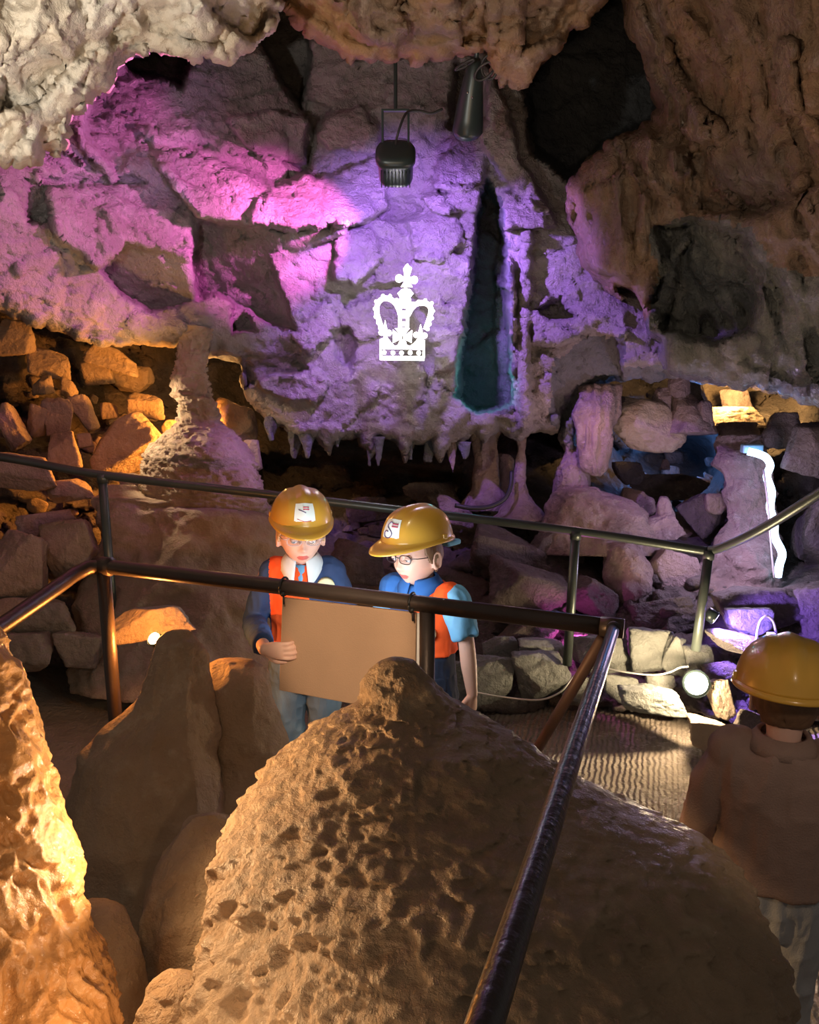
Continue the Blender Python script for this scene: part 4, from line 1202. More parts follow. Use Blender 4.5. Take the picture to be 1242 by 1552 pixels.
# ---- loose cables
def cable(name, label, pts, r, mat):
    p = catmull(np.array([P(*k) for k in pts]), 8)
    mm = MB().tube(p, r, 8)
    solo(name, mm.v, mm.f, mat, label, 'cable', base=p[0])
cable('power_cable', 'thin white cable sagging across the kerb stones left of the middle far post', [(715, 1048, 3.78), (760, 1056, 3.78), (815, 1061, 3.78), (848, 1050, 3.78), (866, 1030, 3.8), (884, 1008, 3.85)], .0042, M['white_cable'])
cable('power_cable', 'thin white cable strung along the kerb stones towards the bright path lamp', [(915, 1012, 3.84), (950, 1019, 3.8), (990, 1023, 3.78), (1015, 1019, 3.78), (1030, 1012, 3.78), (1044, 1010, 3.78)], .0042, M['white_cable'])
cable('hose', 'black hose curling round the foot of the thin pillar in the recess', [(690, 766, 4.95), (715, 770, 4.93), (742, 768, 4.93), (764, 757, 4.95), (774, 738, 5.0), (776, 715, 5.05)], .014, M['black_cable'])
# ================================================================ people
def mod_mesh(v, f, voxel=.0035, smooth=6, dec=None):
    """one continuous skin round overlapping closed shapes"""
    me = make_mesh('tmp', v, f)
    o = bpy.data.objects.new('tmp', me)
    COL.objects.link(o)
    m = o.modifiers.new('r', 'REMESH')
    m.mode = 'VOXEL'
    m.voxel_size = voxel
    s = o.modifiers.new('s', 'SMOOTH')
    s.factor = .5
    s.iterations = smooth
    dg = bpy.context.evaluated_depsgraph_get()
    dg.update()
    ev = o.evaluated_get(dg)
    new = bpy.data.meshes.new_from_object(ev)
    bpy.data.objects.remove(o)
    bpy.data.meshes.remove(me)
    new.polygons.foreach_set('use_smooth', [True] * len(new.polygons))
    return new

def mesh_np(me):
    a = np.zeros(len(me.vertices) * 3)
    me.vertices.foreach_get('co', a)
    return a.reshape(-1, 3)

def poly_c(me):
    a = np.zeros(len(me.polygons) * 3)
    me.polygons.foreach_get('center', a)
    return a.reshape(-1, 3)

def head_shape(Hs=1.0, cheeks=1.0):
    """child's head round its own centre, face towards -Y; chin at -.098"""
    n, m = 96, 72
    v = [(0, 0, 1.0)]
    for i in range(1, m):
        th = PI * i / m
        for j in range(n):
            ph = 2 * PI * j / n
            v.append((math.sin(th) * math.cos(ph), math.sin(th) * math.sin(ph), math.cos(th)))
    v.append((0, 0, -1.0))
    v = np.array(v)
    f = [(0, 1 + j, 1 + (j + 1) % n) for j in range(n)]
    for i in range(m - 2):
        for j in range(n):
            a = 1 + i * n + j
            b = 1 + i * n + (j + 1) % n
            f.append((a, a + n, b + n, b))
    L = len(v) - 1
    o = 1 + (m - 2) * n
    f += [(L, o + (j + 1) % n, o + j) for j in range(n)]
    x, y, z = v[:, 0].copy(), v[:, 1].copy(), v[:, 2].copy()
    X, Y, Z = x * .073, y * .088, z * .100
    lowr = np.clip(-z, 0, 1)
    X = X * (1 - .30 * lowr ** 1.6)
    Y = np.where(Y > 0, Y * (1 - .45 * lowr ** 1.2), Y)
    Y = np.where(y < 0, Y * (1 - .06 * np.exp(-((z - .2) / .5) ** 2)), Y)
    front = np.clip(-y, 0, 1) ** .5
    def bump(cx, cz_, sx, sz, amp, dx=0, dzz=0):
        w = np.exp(-((X - cx) / sx) ** 2 - ((Z - cz_) / sz) ** 2) * front
        return w * amp
    d = 0
    d = d + bump(0, -.088, .020, .014, .010)                              # chin
    d = d + bump(0, -.016, .0085, .018, .010) + bump(0, -.028, .011, .009, .014)   # nose
    d = d + bump(.011, -.031, .006, .006, .005) + bump(-.011, -.031, .006, .006, .005)
    d = d - bump(.031, .004, .017, .012, .008) - bump(-.031, .004, .017, .012, .008)   # eye sockets
    d = d + bump(.030, .026, .022, .008, .004) + bump(-.030, .026, .022, .008, .004)   # brows
    d = d + bump(.040, -.034, .018, .018, .005 * cheeks) + bump(-.040, -.034, .018, .018, .005 * cheeks)
    d = d + bump(0, -.053, .017, .0045, .0062) + bump(0, -.064, .015, .005, .0066) - bump(0, -.0585, .018, .0022, .0035)   # lips
    Y = Y - d
    return np.stack((X, Y, Z), -1) * Hs, f

def ear_shape(mb, sx, Hs=1.0):
    c = np.array((sx * .072, .012, -.012)) * Hs
    mb.ball(c, np.array((.009, .017, .028)) * Hs, 14, 10, (R(-8), 0, R(-22) * sx))
    ring = [c + np.array((sx * .008, .018 * math.cos(w) + .002, .028 * math.sin(w))) * Hs for w in np.linspace(-1.2, 4.2, 18)]
    mb.tube(ring, .0045 * Hs, 8)
    mb.ball(c + np.array((sx * .006, -.004, -.024)) * Hs, .008 * Hs, 8, 6)

def ell(c, rx, ry, n=28, tx=0, ty=0, e=2.3):
    c = np.asarray(c, float)
    out = []
    for k in range(n):
        w = 2 * PI * k / n
        a, b = math.cos(w), math.sin(w)
        X = rx * math.copysign(abs(a) ** (2 / e), a)
        Y = ry * math.copysign(abs(b) ** (2 / e), b)
        out.append(c + np.array((X, Y, X * tx + Y * ty)))
    return out

def limb(mb, pts, radii, n=16, k=6):
    p = catmull(np.array(pts, float), k)
    t = np.linspace(0, len(radii) - 1, len(p))
    r = np.interp(t, np.arange(len(radii)), radii)
    mb.tube(p, r, n)
    mb.ball(p[0], r[0], 14, 10)
    mb.ball(p[-1], r[-1], 14, 10)

def hand(mb, wrist, fwd, palm_n, thumb_side, s=1.0, curl=.5, spread=.10, grip=False):
    """palm, four unequal bent fingers and a thumb; fwd = wrist to knuckles, palm_n = out of the palm"""
    fwd = np.array(fwd, float); fwd /= np.linalg.norm(fwd)
    pn = np.array(palm_n, float); pn -= fwd * (pn @ fwd); pn /= np.linalg.norm(pn)
    sd = np.cross(fwd, pn) * thumb_side
    wrist = np.array(wrist, float)
    L = .062 * s
    rings = []
    for t, w, h in ((-.12, .017, .014), (.15, .022, .0145), (.5, .028, .0135), (.85, .030, .012), (1.02, .028, .009)):
        c = wrist + fwd * L * t
        rings.append([c + sd * w * s * math.cos(a) + pn * h * s * math.sin(a) for a in np.linspace(0, 2 * PI, 18, endpoint=False)])
    mb.loft(rings)
    lens = (.050, .056, .052, .041)
    for i in range(4):
        off = (.0215 - i * .0143) * s
        base = wrist + fwd * L * .92 + sd * off
        d = fwd + sd * spread * (1.5 - i) * .5
        d /= np.linalg.norm(d)
        seg = lens[i] * s
        p = [base]
        ang = 0
        for q, fr_ in enumerate((.45, .32, .25)):
            ang += curl * (1.0 if q else .7)
            dd = d * math.cos(ang) + pn * math.sin(ang)
            p.append(p[-1] + dd * seg * fr_)
        limb(mb, p, [.0078 * s, .0074 * s, .0068 * s, .0056 * s], 10, 4)
    b = wrist + fwd * L * .22 + sd * .020 * s + pn * .004 * s
    t1 = b + (fwd * .7 + sd * .75 + pn * .25) * .024 * s
    t2 = t1 + (fwd * .95 + sd * .2 + pn * (.35 + curl * .4)) * .022 * s
    t3 = t2 + (fwd * .95 - sd * .1 + pn * (.3 + curl * .5)) * .016 * s
    limb(mb, [b, t1, t2, t3], [.0105 * s, .0092 * s, .0082 * s, .0064 * s], 10, 4)

M['skin'] = plain('skin', (.68, .43, .34), .5, 0, .35, .06, 30)
M['skin'].node_tree.nodes['Principled BSDF'].inputs['Subsurface Weight'].default_value = .08
M['skin'].node_tree.nodes['Principled BSDF'].inputs['Subsurface Radius'].default_value = (.01, .004, .002)
M['lips'] = plain('lips', (.52, .13, .11), .4)
M['helmet_yellow'] = plain('helmet_yellow', (.52, .30, .04), .3, 0, .5, .12, 8, coat=.25)
M['sticker'] = plain('sticker', (.72, .84, .86), .5)
M['sticker_red'] = plain('sticker_red', (.50, .05, .12), .5)
M['sticker_navy'] = plain('sticker_navy', (.10, .07, .20), .5)
M['blond_hair'] = plain('blond_hair', (.52, .36, .20), .55, 0, .4, .3, 90)
M['brown_hair'] = plain('brown_hair', (.16, .09, .05), .55, 0, .4, .3, 90)
M['orange_cloth'] = plain('orange_cloth', (.80, .10, .02), .85, 0, .2, .08, 30, .4, 500)
M['navy_cloth'] = plain('navy_cloth', (.028, .055, .14), .85, 0, .2, .15, 30, .4, 500)
M['blue_cloth'] = plain('blue_cloth', (.03, .13, .42), .8, 0, .2, .1, 30, .4, 500)
M['sky_cloth'] = plain('sky_cloth', (.16, .42, .70), .8, 0, .2, .1, 30, .4, 500)
M['pale_cloth'] = plain('pale_cloth', (.66, .76, .80), .8, 0, .2, .06, 30, .3, 500)
M['denim'] = plain('denim', (.16, .23, .28), .85, 0, .2, .35, 14, .5, 400)
M['dark_navy'] = plain('dark_navy', (.018, .026, .05), .85, 0, .2, .1, 30, .4, 500)
M['brown_cloth'] = plain('brown_cloth', (.27, .185, .15), .85, 0, .2, .15, 25, .5, 260)
M['grey_cloth'] = plain('grey_cloth', (.30, .31, .32), .85, 0, .2, .1, 25, .4, 300)
M['boot'] = plain('boot', (.05, .045, .04), .6)
M['frame_dark'] = plain('frame_dark', (.03, .025, .03), .3)
M['frame_clear'] = plain('frame_clear', (.45, .36, .36), .25)
M['eye_white'] = plain('eye_white', (.75, .75, .74), .2)
M['iris'] = plain('iris', (.10, .13, .16), .2)
M['patch'] = plain('patch', (.62, .66, .45), .8, 0, .2, .3, 60)
mg, nt, b_ = new_mat('spectacle_lens')
b_.inputs['Base Color'].default_value = (.92, .96, 1, 1)
b_.inputs['Transmission Weight'].default_value = 1
b_.inputs['Roughness'].default_value = .02
b_.inputs['IOR'].default_value = 1.12
M['spectacle_lens'] = mg

def helmet(parent, loc, rot, Hs=1.0, sticker=True, letter=True, back_strap=None, name='hard_hat'):
    """hard hat: ridged shell, peak, rim; brim plane at z=0, peak towards -Y"""
    h = bpy.data.objects.new(name, None)
    h.empty_display_size = .05
    COL.objects.link(h)
    h.parent = parent
    h.location = tuple(loc)
    h.rotation_euler = rot
    rx, ry, rz = .110 * Hs, .134 * Hs, .112 * Hs
    n, m = 96, 36
    v, f = [], []
    for i in range(m + 1):
        th = (PI / 2) * (1 - i / m)        # rim to crown
        for j in range(n):
            ph = 2 * PI * j / n
            c, s = math.sin(th), math.cos(th)
            x, y = math.cos(ph), math.sin(ph)
            r = c ** .80
            z = s ** .92
            # raised centre ridge and two shallow side ridges
            lat = x * r
            k = 1 + .055 * math.exp(-(lat / .16) ** 2) * sstep(.05, .35, s) + .018 * math.exp(-((abs(lat) - .48) / .10) ** 2) * sstep(.1, .4, s)
            k -= .012 * math.exp(-((abs(lat) - .25) / .05) ** 2) * sstep(.1, .4, s)
            fl_ = 1 + .03 * (1 - s) ** 4
            v.append((x * r * rx * fl_ * (1 + (k - 1) * .6), y * r * ry * fl_ * (1 + (k - 1) * .6), z * rz * k))
    for i in range(m):
        for j in range(n):
            j2 = (j + 1) % n
            f.append((i * n + j, i * n + j2, (i + 1) * n + j2, (i + 1) * n + j))
    o = MB().add(v, f).build('shell', M['helmet_yellow'], h)
    so = o.modifiers.new('s', 'SOLIDIFY')
    so.thickness = .003
    # rim and peak
    rings = []
    for (grow, zz) in ((.985, .004), (1.0, .0), (1.03, -.003), (1.05, -.007), (1.052, -.012), (1.04, -.014), (1.0, -.010), (.975, -.004)):
        ring = []
        for j in range(n):
            ph = 2 * PI * j / n
            x, y = math.cos(ph), math.sin(ph)
            fr_ = max(0, -y) ** 1.5 * sstep(.0, .55, -y)
            ext = (grow - 1.0) / .052
            px_ = x * rx * (1 + .03 + (grow - 1)) * (1 + .03 * fr_ * max(ext, 0))
            py_ = y * ry * (1 + .03 + (grow - 1)) - fr_ * .060 * Hs * max(0, min(1, ext))
            pz_ = zz * Hs - fr_ * .016 * Hs * max(0, min(1, ext)) + .006 * (1 - abs(y))
            ring.append((px_, py_, pz_))
        rings.append(ring)
    k_ = len(rings)
    vv = [p for r in rings for p in r]
    ff = []
    for i in range(k_):
        i2 = (i + 1) % k_
        for j in range(n):
            j2 = (j + 1) % n
            ff.append((i * n + j, i2 * n + j, i2 * n + j2, i * n + j2))
    MB().add(vv, ff).build('peak', M['helmet_yellow'], h)
    def on(lat_deg, zfrac, push=.0):
        """point on the shell; angle from the front"""
        ph = R(-90 + lat_deg)
        s = zfrac ** (1 / .92)
        c = math.sqrt(max(0, 1 - s * s)) ** .80
        lt = math.cos(ph) * c
        k = 1 + .055 * math.exp(-(lt / .16) ** 2) * sstep(.05, .35, s)
        return np.array((math.cos(ph) * c * rx * (1 + push) * (1 + (k - 1) * .6), math.sin(ph) * c * ry * (1 + push) * (1 + (k - 1) * .6), zfrac * rz * (1 + push * .6) * k))
    if sticker:
        U, Vn = 10, 10
        sv, sf = [], []
        for a in range(U + 1):
            for b in range(Vn + 1):
                sv.append(on(-20 + 40 * a / U, .12 + .58 * b / Vn, .014))
        sf = [(a * (Vn + 1) + b, (a + 1) * (Vn + 1) + b, (a + 1) * (Vn + 1) + b + 1, a * (Vn + 1) + b + 1) for a in range(U) for b in range(Vn)]
        so_ = MB().add(sv, sf).build('sticker', M['sticker'], h)
        def sp_(u, w):
            return on(-20 + 40 * u, .12 + .58 * w, .022)
        if letter:
            S = [(.66, .78), (.52, .86), (.38, .78), (.36, .66), (.48, .56), (.60, .46), (.66, .32), (.56, .16), (.36, .12), (.20, .22), (.18, .38), (.32, .46), (.46, .42)]
            MB().tube([sp_(*k) for k in catmull(np.array(S), 5)], .0018, 6).build('letter', M['sticker_navy'], so_)
            mm = MB()
            for w in (.80, .68):
                for u0 in np.linspace(.62, .88, 5):
                    mm.tube([sp_(u0, w - .035), sp_(u0, w + .035)], .0016, 5)
                mm.tube([sp_(.60, w - .03), sp_(.90, w - .03)], .0012, 5)
            mm.build('wording', M['sticker_red'], so_)['kind'] = 'thing'
        else:
            mm = MB().tube([sp_(.20, .72), sp_(.35, .66), sp_(.55, .56)], .0016, 6)
            mm.build('letter', M['sticker_navy'], so_)
            mm = MB()
            for w in (.82, .72):
                mm.tube([sp_(.42, w), sp_(.72, w)], .0022, 6)
            mm.tube([sp_(.15, .25), sp_(.5, .12), sp_(.8, .16)], .0012, 6)
            mm.build('wording', M['sticker_red'], so_)['kind'] = 'thing'
    # suspension clips at the sides
    for sx in (-1, 1):
        bevel(MB().box((sx * rx * 1.02, .02 * Hs, .012), (.008, .022, .018)).build('clip', M['helmet_yellow'], h, False), .002)
    if back_strap:
        bevel(MB().box((.050 * back_strap[1], ry * .90, -.034 * Hs), (.040, .070, .020)).build('adjuster', M['sky_cloth'], h, False), .006)
    return h

def glasses(parent, mat, Hs, rot_loc):
    """spectacles in the head's own frame"""
    g = bpy.data.objects.new('glasses', None)
    g.empty_display_size = .05
    COL.objects.link(g)
    g.parent = parent
    loc, rot = rot_loc
    g.location = tuple(loc)
    g.rotation_euler = rot
    mm = MB()
    for sx in (-1, 1):
        loop = []
        for w in np.linspace(0, 2 * PI, 33):
            c, s = math.cos(w), math.sin(w)
            loop.append((sx * .032 + .0235 * math.copysign(abs(c) ** .7, c), -.094 + .006 * abs(.032 * sx + .0235 * c) / .05, .004 + .0145 * math.copysign(abs(s) ** .75, s)))
        loop = np.array(loop) * Hs
        mm.tube(loop, .0017 * Hs, 8)
        L = MB()
        L.add(list(loop[:-1]), [tuple(range(32))])
        lo = L.build('lens', M['spectacle_lens'], g, False)
        sm = lo.modifiers.new('s', 'SOLIDIFY')
        sm.thickness = .0012
        mm.tube(np.array([(sx * .056, -.087, .010), (sx * .070, -.070, .008), (sx * .0765, -.02, .004), (sx * .076, .015, .0)]) * Hs, .0017 * Hs, 8)
    mm.tube(np.array([(-.009, -.094, .008), (0, -.097, .011), (.009, -.094, .008)]) * Hs, .0016 * Hs, 8)
    mm.build('frame', mat, g)
    return g

def child(name, label, loc, yaw, Hs, head_yaw, head_pitch, head_roll, arms, shirt, hands=(), hairm=None, lips=True, hh=1.0, headoff=(0, 0, 0)):
    """arms: dict side -> (shoulder, elbow, wrist) in the child's frame"""
    t = thing(name, label, 'person', loc, (0, 0, yaw))
    s = Hs
    mb = MB()
    hc = np.array((0, -.012, 1.085)) * s + np.array(headoff)
    hrot = Euler((head_pitch, head_roll, head_yaw), 'XYZ')
    Rm = np.array(hrot.to_matrix())
    hv, hf = head_shape(s * hh)
    mb.add(hv @ Rm.T + hc, hf)
    em = MB()
    for sx in (-1, 1):
        ear_shape(em, sx, s * hh)
    mb.add(np.array(em.v) @ Rm.T + hc, em.f)
    nk = hc + Rm @ np.array((0, .022, -.055)) * s
    limb(mb, [nk, (nk + np.array((0, .012, .955)) * s) / 2 + np.array((0, .004, 0)), np.array((0, .012, .94)) * s], [.044 * s, .040 * s, .048 * s], 18)
    # trunk
    mb.loft([ell((0, .01, z * s), a * s, b * s, 28) for z, a, b in ((.975, .05, .045), (.955, .095, .055), (.92, .128, .070), (.85, .125, .078), (.76, .112, .076), (.68, .112, .078), (.60, .120, .084), (.54, .112, .08), (.50, .06, .06))])
    for sx in (-1, 1):
        limb(mb, [(sx * .062 * s, .01 * s, .57 * s), (sx * .068 * s, .005 * s, .44 * s), (sx * .068 * s, 0, .32 * s), (sx * .070 * s, .012 * s, .20 * s), (sx * .072 * s, .012 * s, .065 * s)], [.070 * s, .062 * s, .048 * s, .047 * s, .032 * s], 18)
        limb(mb, [(sx * .072 * s, .022 * s, .035 * s), (sx * .076 * s, -.04 * s, .03 * s), (sx * .08 * s, -.10 * s, .022 * s)], [.033 * s, .032 * s, .024 * s], 14)
    for sx, (sh, el, wr) in arms.items():
        sh, el, wr = np.array(sh), np.array(el), np.array(wr)
        limb(mb, [sh, sh + (el - sh) * .5, el, el + (wr - el) * .5, wr], [.040 * s, .036 * s, .029 * s, .029 * s, .0195 * s], 16)
    for h_ in hands:
        hand(mb, **h_)
    me = mod_mesh(mb.v, mb.f, .0036, 3)
    body = link('body', me, [M['skin'], M['lips']], t)
    if lips:
        c = (poly_c(me) - hc) @ Rm / (s * hh)
        mk = (np.abs(c[:, 0]) < .021 - .9 * np.abs(c[:, 2] + .0585)) & (c[:, 2] < -.0505) & (c[:, 2] > -.0672) & (c[:, 1] < -.06)
        me.polygons.foreach_set('material_index', mk.astype(int).tolist())
        for sx in (-1, 1):
            e = MB().ball((0, 0, 0), .0125 * s * hh, 18, 12)
            p = hc + Rm @ np.array((sx * .031, -.0715, .004)) * s * hh
            eo = e.build('eye', M['eye_white'], t, True, p)
            eo.rotation_euler = hrot
            MB().ball((0, -.0088 * s * hh, -.002), (.0062 * s, .0045 * s, .0062 * s), 14, 8).build('iris', M['iris'], eo)
            # upper lid, half lowered
            lid = MB()
            lv = []
            for i in range(9):
                for j in range(13):
                    a = R(-80 + 160 * j / 12)
                    b = R(-8 + 98 * i / 8)
                    lv.append((.0137 * s * hh * math.sin(a) * math.cos(b), -.0137 * s * hh * math.cos(a) * math.cos(b), .0137 * s * hh * math.sin(b)))
            lid.add(lv, [(i * 13 + j, i * 13 + j + 1, (i + 1) * 13 + j + 1, (i + 1) * 13 + j) for i in range(8) for j in range(12)])
            lid.build('eyelid', M['skin'], eo)
    if hairm:
        hv, hf = head_shape(s * hh)
        q = hv / (s * hh)
        keep = (q[:, 1] > -.035 + .5 * np.maximum(0, .02 - q[:, 2])) & (q[:, 2] > -.055) | (q[:, 2] > .055)
        keep &= ~((np.abs(q[:, 0]) > .05) & (q[:, 1] < .035) & (q[:, 2] < -.02))
        hv2 = hv * 1.035 + np.stack([.002 * vnoise(hv * np.array((160, 160, 30)) + k) for k in range(3)], -1)
        mp = -np.ones(len(hv), int)
        mp[keep] = np.arange(keep.sum())
        ff = [[mp[i] for i in fc_] for fc_ in hf if all(keep[i] for i in fc_)]
        ho = MB().add(hv2[keep] @ Rm.T + hc, ff).build('hair', hairm, t)
        sm = ho.modifiers.new('s', 'SOLIDIFY')
        sm.thickness = .008
        sm.offset = 1
    return t, hc, Rm, hrot

def garment(name, mb, mats, parent, pick=None, voxel=.005, smooth=8, wrinkle=.004, wf=22, seed=3):
    me = mod_mesh(mb.v, mb.f, voxel, smooth)
    v = mesh_np(me)
    nr = np.zeros(len(v) * 3)
    me.vertices.foreach_get('normal', nr)
    v = v + nr.reshape(-1, 3) * (wrinkle * ridged(v * np.array((wf, wf, wf * .45)), 2, seed))[:, None]
    me.vertices.foreach_set('co', v.ravel())
    me.update()
    o = link(name, me, mats, parent)
    if pick is not None:
        me.polygons.foreach_set('material_index', pick(poly_c(me)).astype(int).tolist())
    return o

def cone(mb, pts, radii, n=20, k=6):
    """open-ended sleeve: flat cut at the far end, round at the start"""
    p = catmull(np.array(pts, float), k)
    t = np.linspace(0, len(radii) - 1, len(p))
    mb.tube(p, np.interp(t, np.arange(len(radii)), radii), n)
    mb.ball(p[0], radii[0], 14, 10)

def torso(mb, s, hem, grow=.012, top=.965):
    g = grow
    rows = [(top, .062, .058), (.955, .098, .064), (.93, .130, .074), (.88, .136, .084), (.80, .128, .086), (.72, .122, .086), (.65, .126, .090), (.60, .130, .093)]
    rows = [r for r in rows if r[0] > hem + .01] + [(hem, .130, .093)]
    mb.loft([ell((0, .01 * s, z * s), (a + g * .5) * s, (b + g * .5) * s, 32) for z, a, b in rows])

def collar(name, parent, s, mat, c=(0, .004, .962), spread=.075, length=.060, open_=24):
    """turned-down shirt collar with two points, open at the front"""
    n = 40
    v, f = [], []
    for row, (r, z) in enumerate(((.052, .030), (.058, .034), (.072, .012), (.082, -.006))):
        for i in range(n + 1):
            a = R(-90 + open_ / 2 + (360 - open_) * i / n)
            fr_ = max(0, -math.sin(a)) ** 3
            zz = z - (fr_ * length * row / 3)
            rr = r + fr_ * .012 * row / 3
            v.append(((c[0] + rr * 1.05 * math.cos(a)) * s, (c[1] + rr * .98 * math.sin(a) - fr_ * .008) * s, (c[2] + zz) * s))
    for row in range(3):
        for i in range(n):
            a = row * (n + 1) + i
            f.append((a, a + 1, a + n + 2, a + n + 1))
    o = MB().add(v, f).build(name, mat, parent)
    sm = o.modifiers.new('s', 'SOLIDIFY')
    sm.thickness = .004
    return o

def trousers(t, s, mat, boots=True, waist=.62):
    mb = MB()
    mb.loft([ell((0, .01 * s, z * s), a * s, b * s, 30) for z, a, b in ((waist, .128, .092), (.56, .134, .098), (.50, .130, .094), (.46, .10, .08))])
    for sx in (-1, 1):
        cone(mb, [(sx * .064 * s, .01 * s, .53 * s), (sx * .070 * s, .006 * s, .42 * s), (sx * .070 * s, .002 * s, .30 * s), (sx * .072 * s, .012 * s, .16 * s), (sx * .073 * s, .012 * s, .055 * s)], [.078 * s, .074 * s, .062 * s, .058 * s, .056 * s])
    garment('trousers', mb, mat, t, wrinkle=.005, wf=20, seed=8)
    if boots:
        for sx in (-1, 1):
            mb = MB()
            limb(mb, [(sx * .073 * s, .03 * s, .04 * s), (sx * .077 * s, -.04 * s, .036 * s), (sx * .082 * s, -.105 * s, .03 * s)], [.040 * s, .039 * s, .031 * s], 16)
            limb(mb, [(sx * .073 * s, .02 * s, .05 * s), (sx * .073 * s, .014 * s, .10 * s)], [.040 * s, .040 * s], 14)
            mb.box((sx * .078 * s, -.035 * s, .008 * s), (.078 * s, .20 * s, .016 * s))
            garment('boot', mb, M['boot'], t, wrinkle=0, voxel=.005, smooth=4)

def to_local(root, p):
    M4 = Matrix.LocRotScale(root[0], Euler((0, 0, root[1])), None).inverted()
    return np.array(M4 @ Vector(tuple(map(float, p))))

# ---- boy holding the board (white collar, blurred yellow helmet)
lo, yw = np.array((-.41, 3.02, 0)), R(4)
s = 1.0
wrist = to_local((lo, yw), P(401, 984, 2.50))
armL = {-1: ((-.125 * s, .005, .925 * s), (-.185 * s, -.03, .735 * s), wrist), 1: ((.125 * s, .005, .925 * s), (.165 * s, -.06, .74 * s), (.10 * s, -.24, .70 * s))}
boy, hc, Rm, hrot = child('person', 'boy in white collar and orange and navy top holding the brown board by its edge', lo, yw, s, R(9), R(3), R(2), armL, 'orange',
    hands=[dict(wrist=wrist, fwd=(1, -.42, .02), palm_n=(.2, 1, 0), thumb_side=-1, s=1.0, curl=.45), dict(wrist=np.array(armL[1][2]), fwd=(-.2, -1, 0), palm_n=(0, 0, -1), thumb_side=-1, s=.95, curl=.5)], hairm=M['blond_hair'], hh=1.10, headoff=(0, -.006, -.012))
helmet(boy, hc + Rm @ np.array((0, .006, .066)) * s, hrot, 1.02, True, False)
glasses(boy, M['frame_clear'], s * 1.10, (hc, hrot))
mb = MB()
torso(mb, s, .62)
for sx in (-1, 1):
    sh, el, wr = [np.array(k) for k in armL[sx]]
    mb.ball(sh + (-.012 * sx, 0, -.006), .052 * s, 16, 12)
    cone(mb, [sh + (-.03 * sx, 0, .004), sh + (el - sh) * .5, el, el + (wr - el) * .5, el + (wr - el) * .86], [.054 * s, .050 * s, .043 * s, .040 * s, .034 * s])
garment('jumper', mb, [M['orange_cloth'], M['navy_cloth']], boy, lambda c: (c[:, 0] > .022 * s - .05 * (c[:, 2] / s - .93)) | (c[:, 0] < -.122 * s) | (c[:, 1] < -.115), seed=4)
collar('collar', boy, s, M['pale_cloth'], (0, -.006, .962), length=.075, open_=34)
mb = MB().loft([ell((0, -.020 * s, z * s), a * s, b * s, 20) for z, a, b in ((.965, .03, .040), (.93, .034, .052), (.86, .020, .066))])
mb.build('shirt', M['sky_cloth'], boy)
c = np.array((.088, -.083, .885)) * s
mb = MB().tube([c + (0, .02, 0), c + (.004, -.008, 0)], [.036, .034], 22)
mb.build('badge', M['patch'], boy)
trousers(boy, s, M['denim'])

# ---- boy with dark glasses, arm hanging
lo2, yw2 = np.array((.045, 2.86, 0)), R(-30)
s2 = .965
tgt = to_local((lo2, yw2), P(716, 1052, 2.80))
elb = to_local((lo2, yw2), P(706, 965, 2.80))
shl = to_local((lo2, yw2), P(688, 905, 2.82))
armR = {1: (shl * np.array((1, 1, 1)), elb, tgt), -1: ((-.125 * s2, .0, .925 * s2), (-.165 * s2, -.05, .74 * s2), (-.10 * s2, -.20, .66 * s2))}
boy2, hc2, Rm2, hrot2 = child('person', 'boy with dark-rimmed glasses, blue collar and orange vest, one bare arm hanging down', lo2, yw2, s2, R(-14), R(0), R(-4), armR, 'vest',
    hands=[dict(wrist=tgt, fwd=(-.02, -.05, -1), palm_n=(-1, .2, 0), thumb_side=-1, s=.98, curl=.35), dict(wrist=np.array(armR[-1][2]), fwd=(.2, -1, 0), palm_n=(0, 0, -1), thumb_side=1, s=.95, curl=.5)], hairm=M['brown_hair'], hh=1.10, headoff=(-.012, -.004, -.012))
helmet(boy2, hc2 + Rm2 @ np.array((0, .006, .066)) * s2, hrot2, 1.04, True, True, (1, 1))
glasses(boy2, M['frame_dark'], s2 * 1.10, (hc2, hrot2))
mb = MB()
torso(mb, s2, .70, .016)
sh, el, wr = [np.array(k) for k in armR[1]]
sh_ = sh
mb.ball(sh_ + (-.016, 0, -.006), .055 * s2, 16, 12)
mb.ball(np.array(armR[-1][0]) + (.006, 0, -.002), .058 * s2, 16, 12)
garment('vest', mb, [M['orange_cloth'], M['blue_cloth']], boy2, lambda c: (c[:, 0] < .010 * s2 + .05 * (c[:, 2] / s2 - .93)) & (c[:, 1] < .03), seed=6)
mb = MB()
cone(mb, [sh + (el - sh) * .07, sh + (el - sh) * .55, sh + (el - sh) * 1.02], [.0505 * s2, .050 * s2, .052 * s2])
garment('sleeve', mb, M['sky_cloth'], boy2, seed=7, wrinkle=.006)
sh3, el3, wr3 = [np.array(k) for k in armR[-1]]
mb = MB()
cone(mb, [sh3 + (el3 - sh3) * .22, sh3 + (el3 - sh3) * .6, sh3 + (el3 - sh3) * 1.02], [.046 * s2, .050 * s2, .050 * s2])
garment('sleeve', mb, M['sky_cloth'], boy2, seed=7, wrinkle=.006)
mb = MB().loft([ell((0, .01 * s2, z * s2), a * s2, b * s2, 32) for z, a, b in ((.76, .118, .082), (.70, .122, .086), (.62, .128, .093), (.56, .134, .098))])
garment('shirt_tail', mb, M['dark_navy'], boy2, seed=9)
collar('collar', boy2, s2, M['blue_cloth'], (0, -.004, .962), length=.055, open_=16)
c = np.array((.075, -.086, .80)) * s2
mb = MB()
mb.tube([c + (0, .012, 0), c + (.003, -.006, 0)], [.026, .025], 20)
bo = mb.build('badge', M['patch'], boy2)
mb = MB().ball(c + np.array((.004, -.006, -.002)), (.010, .004, .010), 12, 8)
mb.ball(c + np.array((-.006, -.006, .018)), (.006, .004, .006), 10, 6)
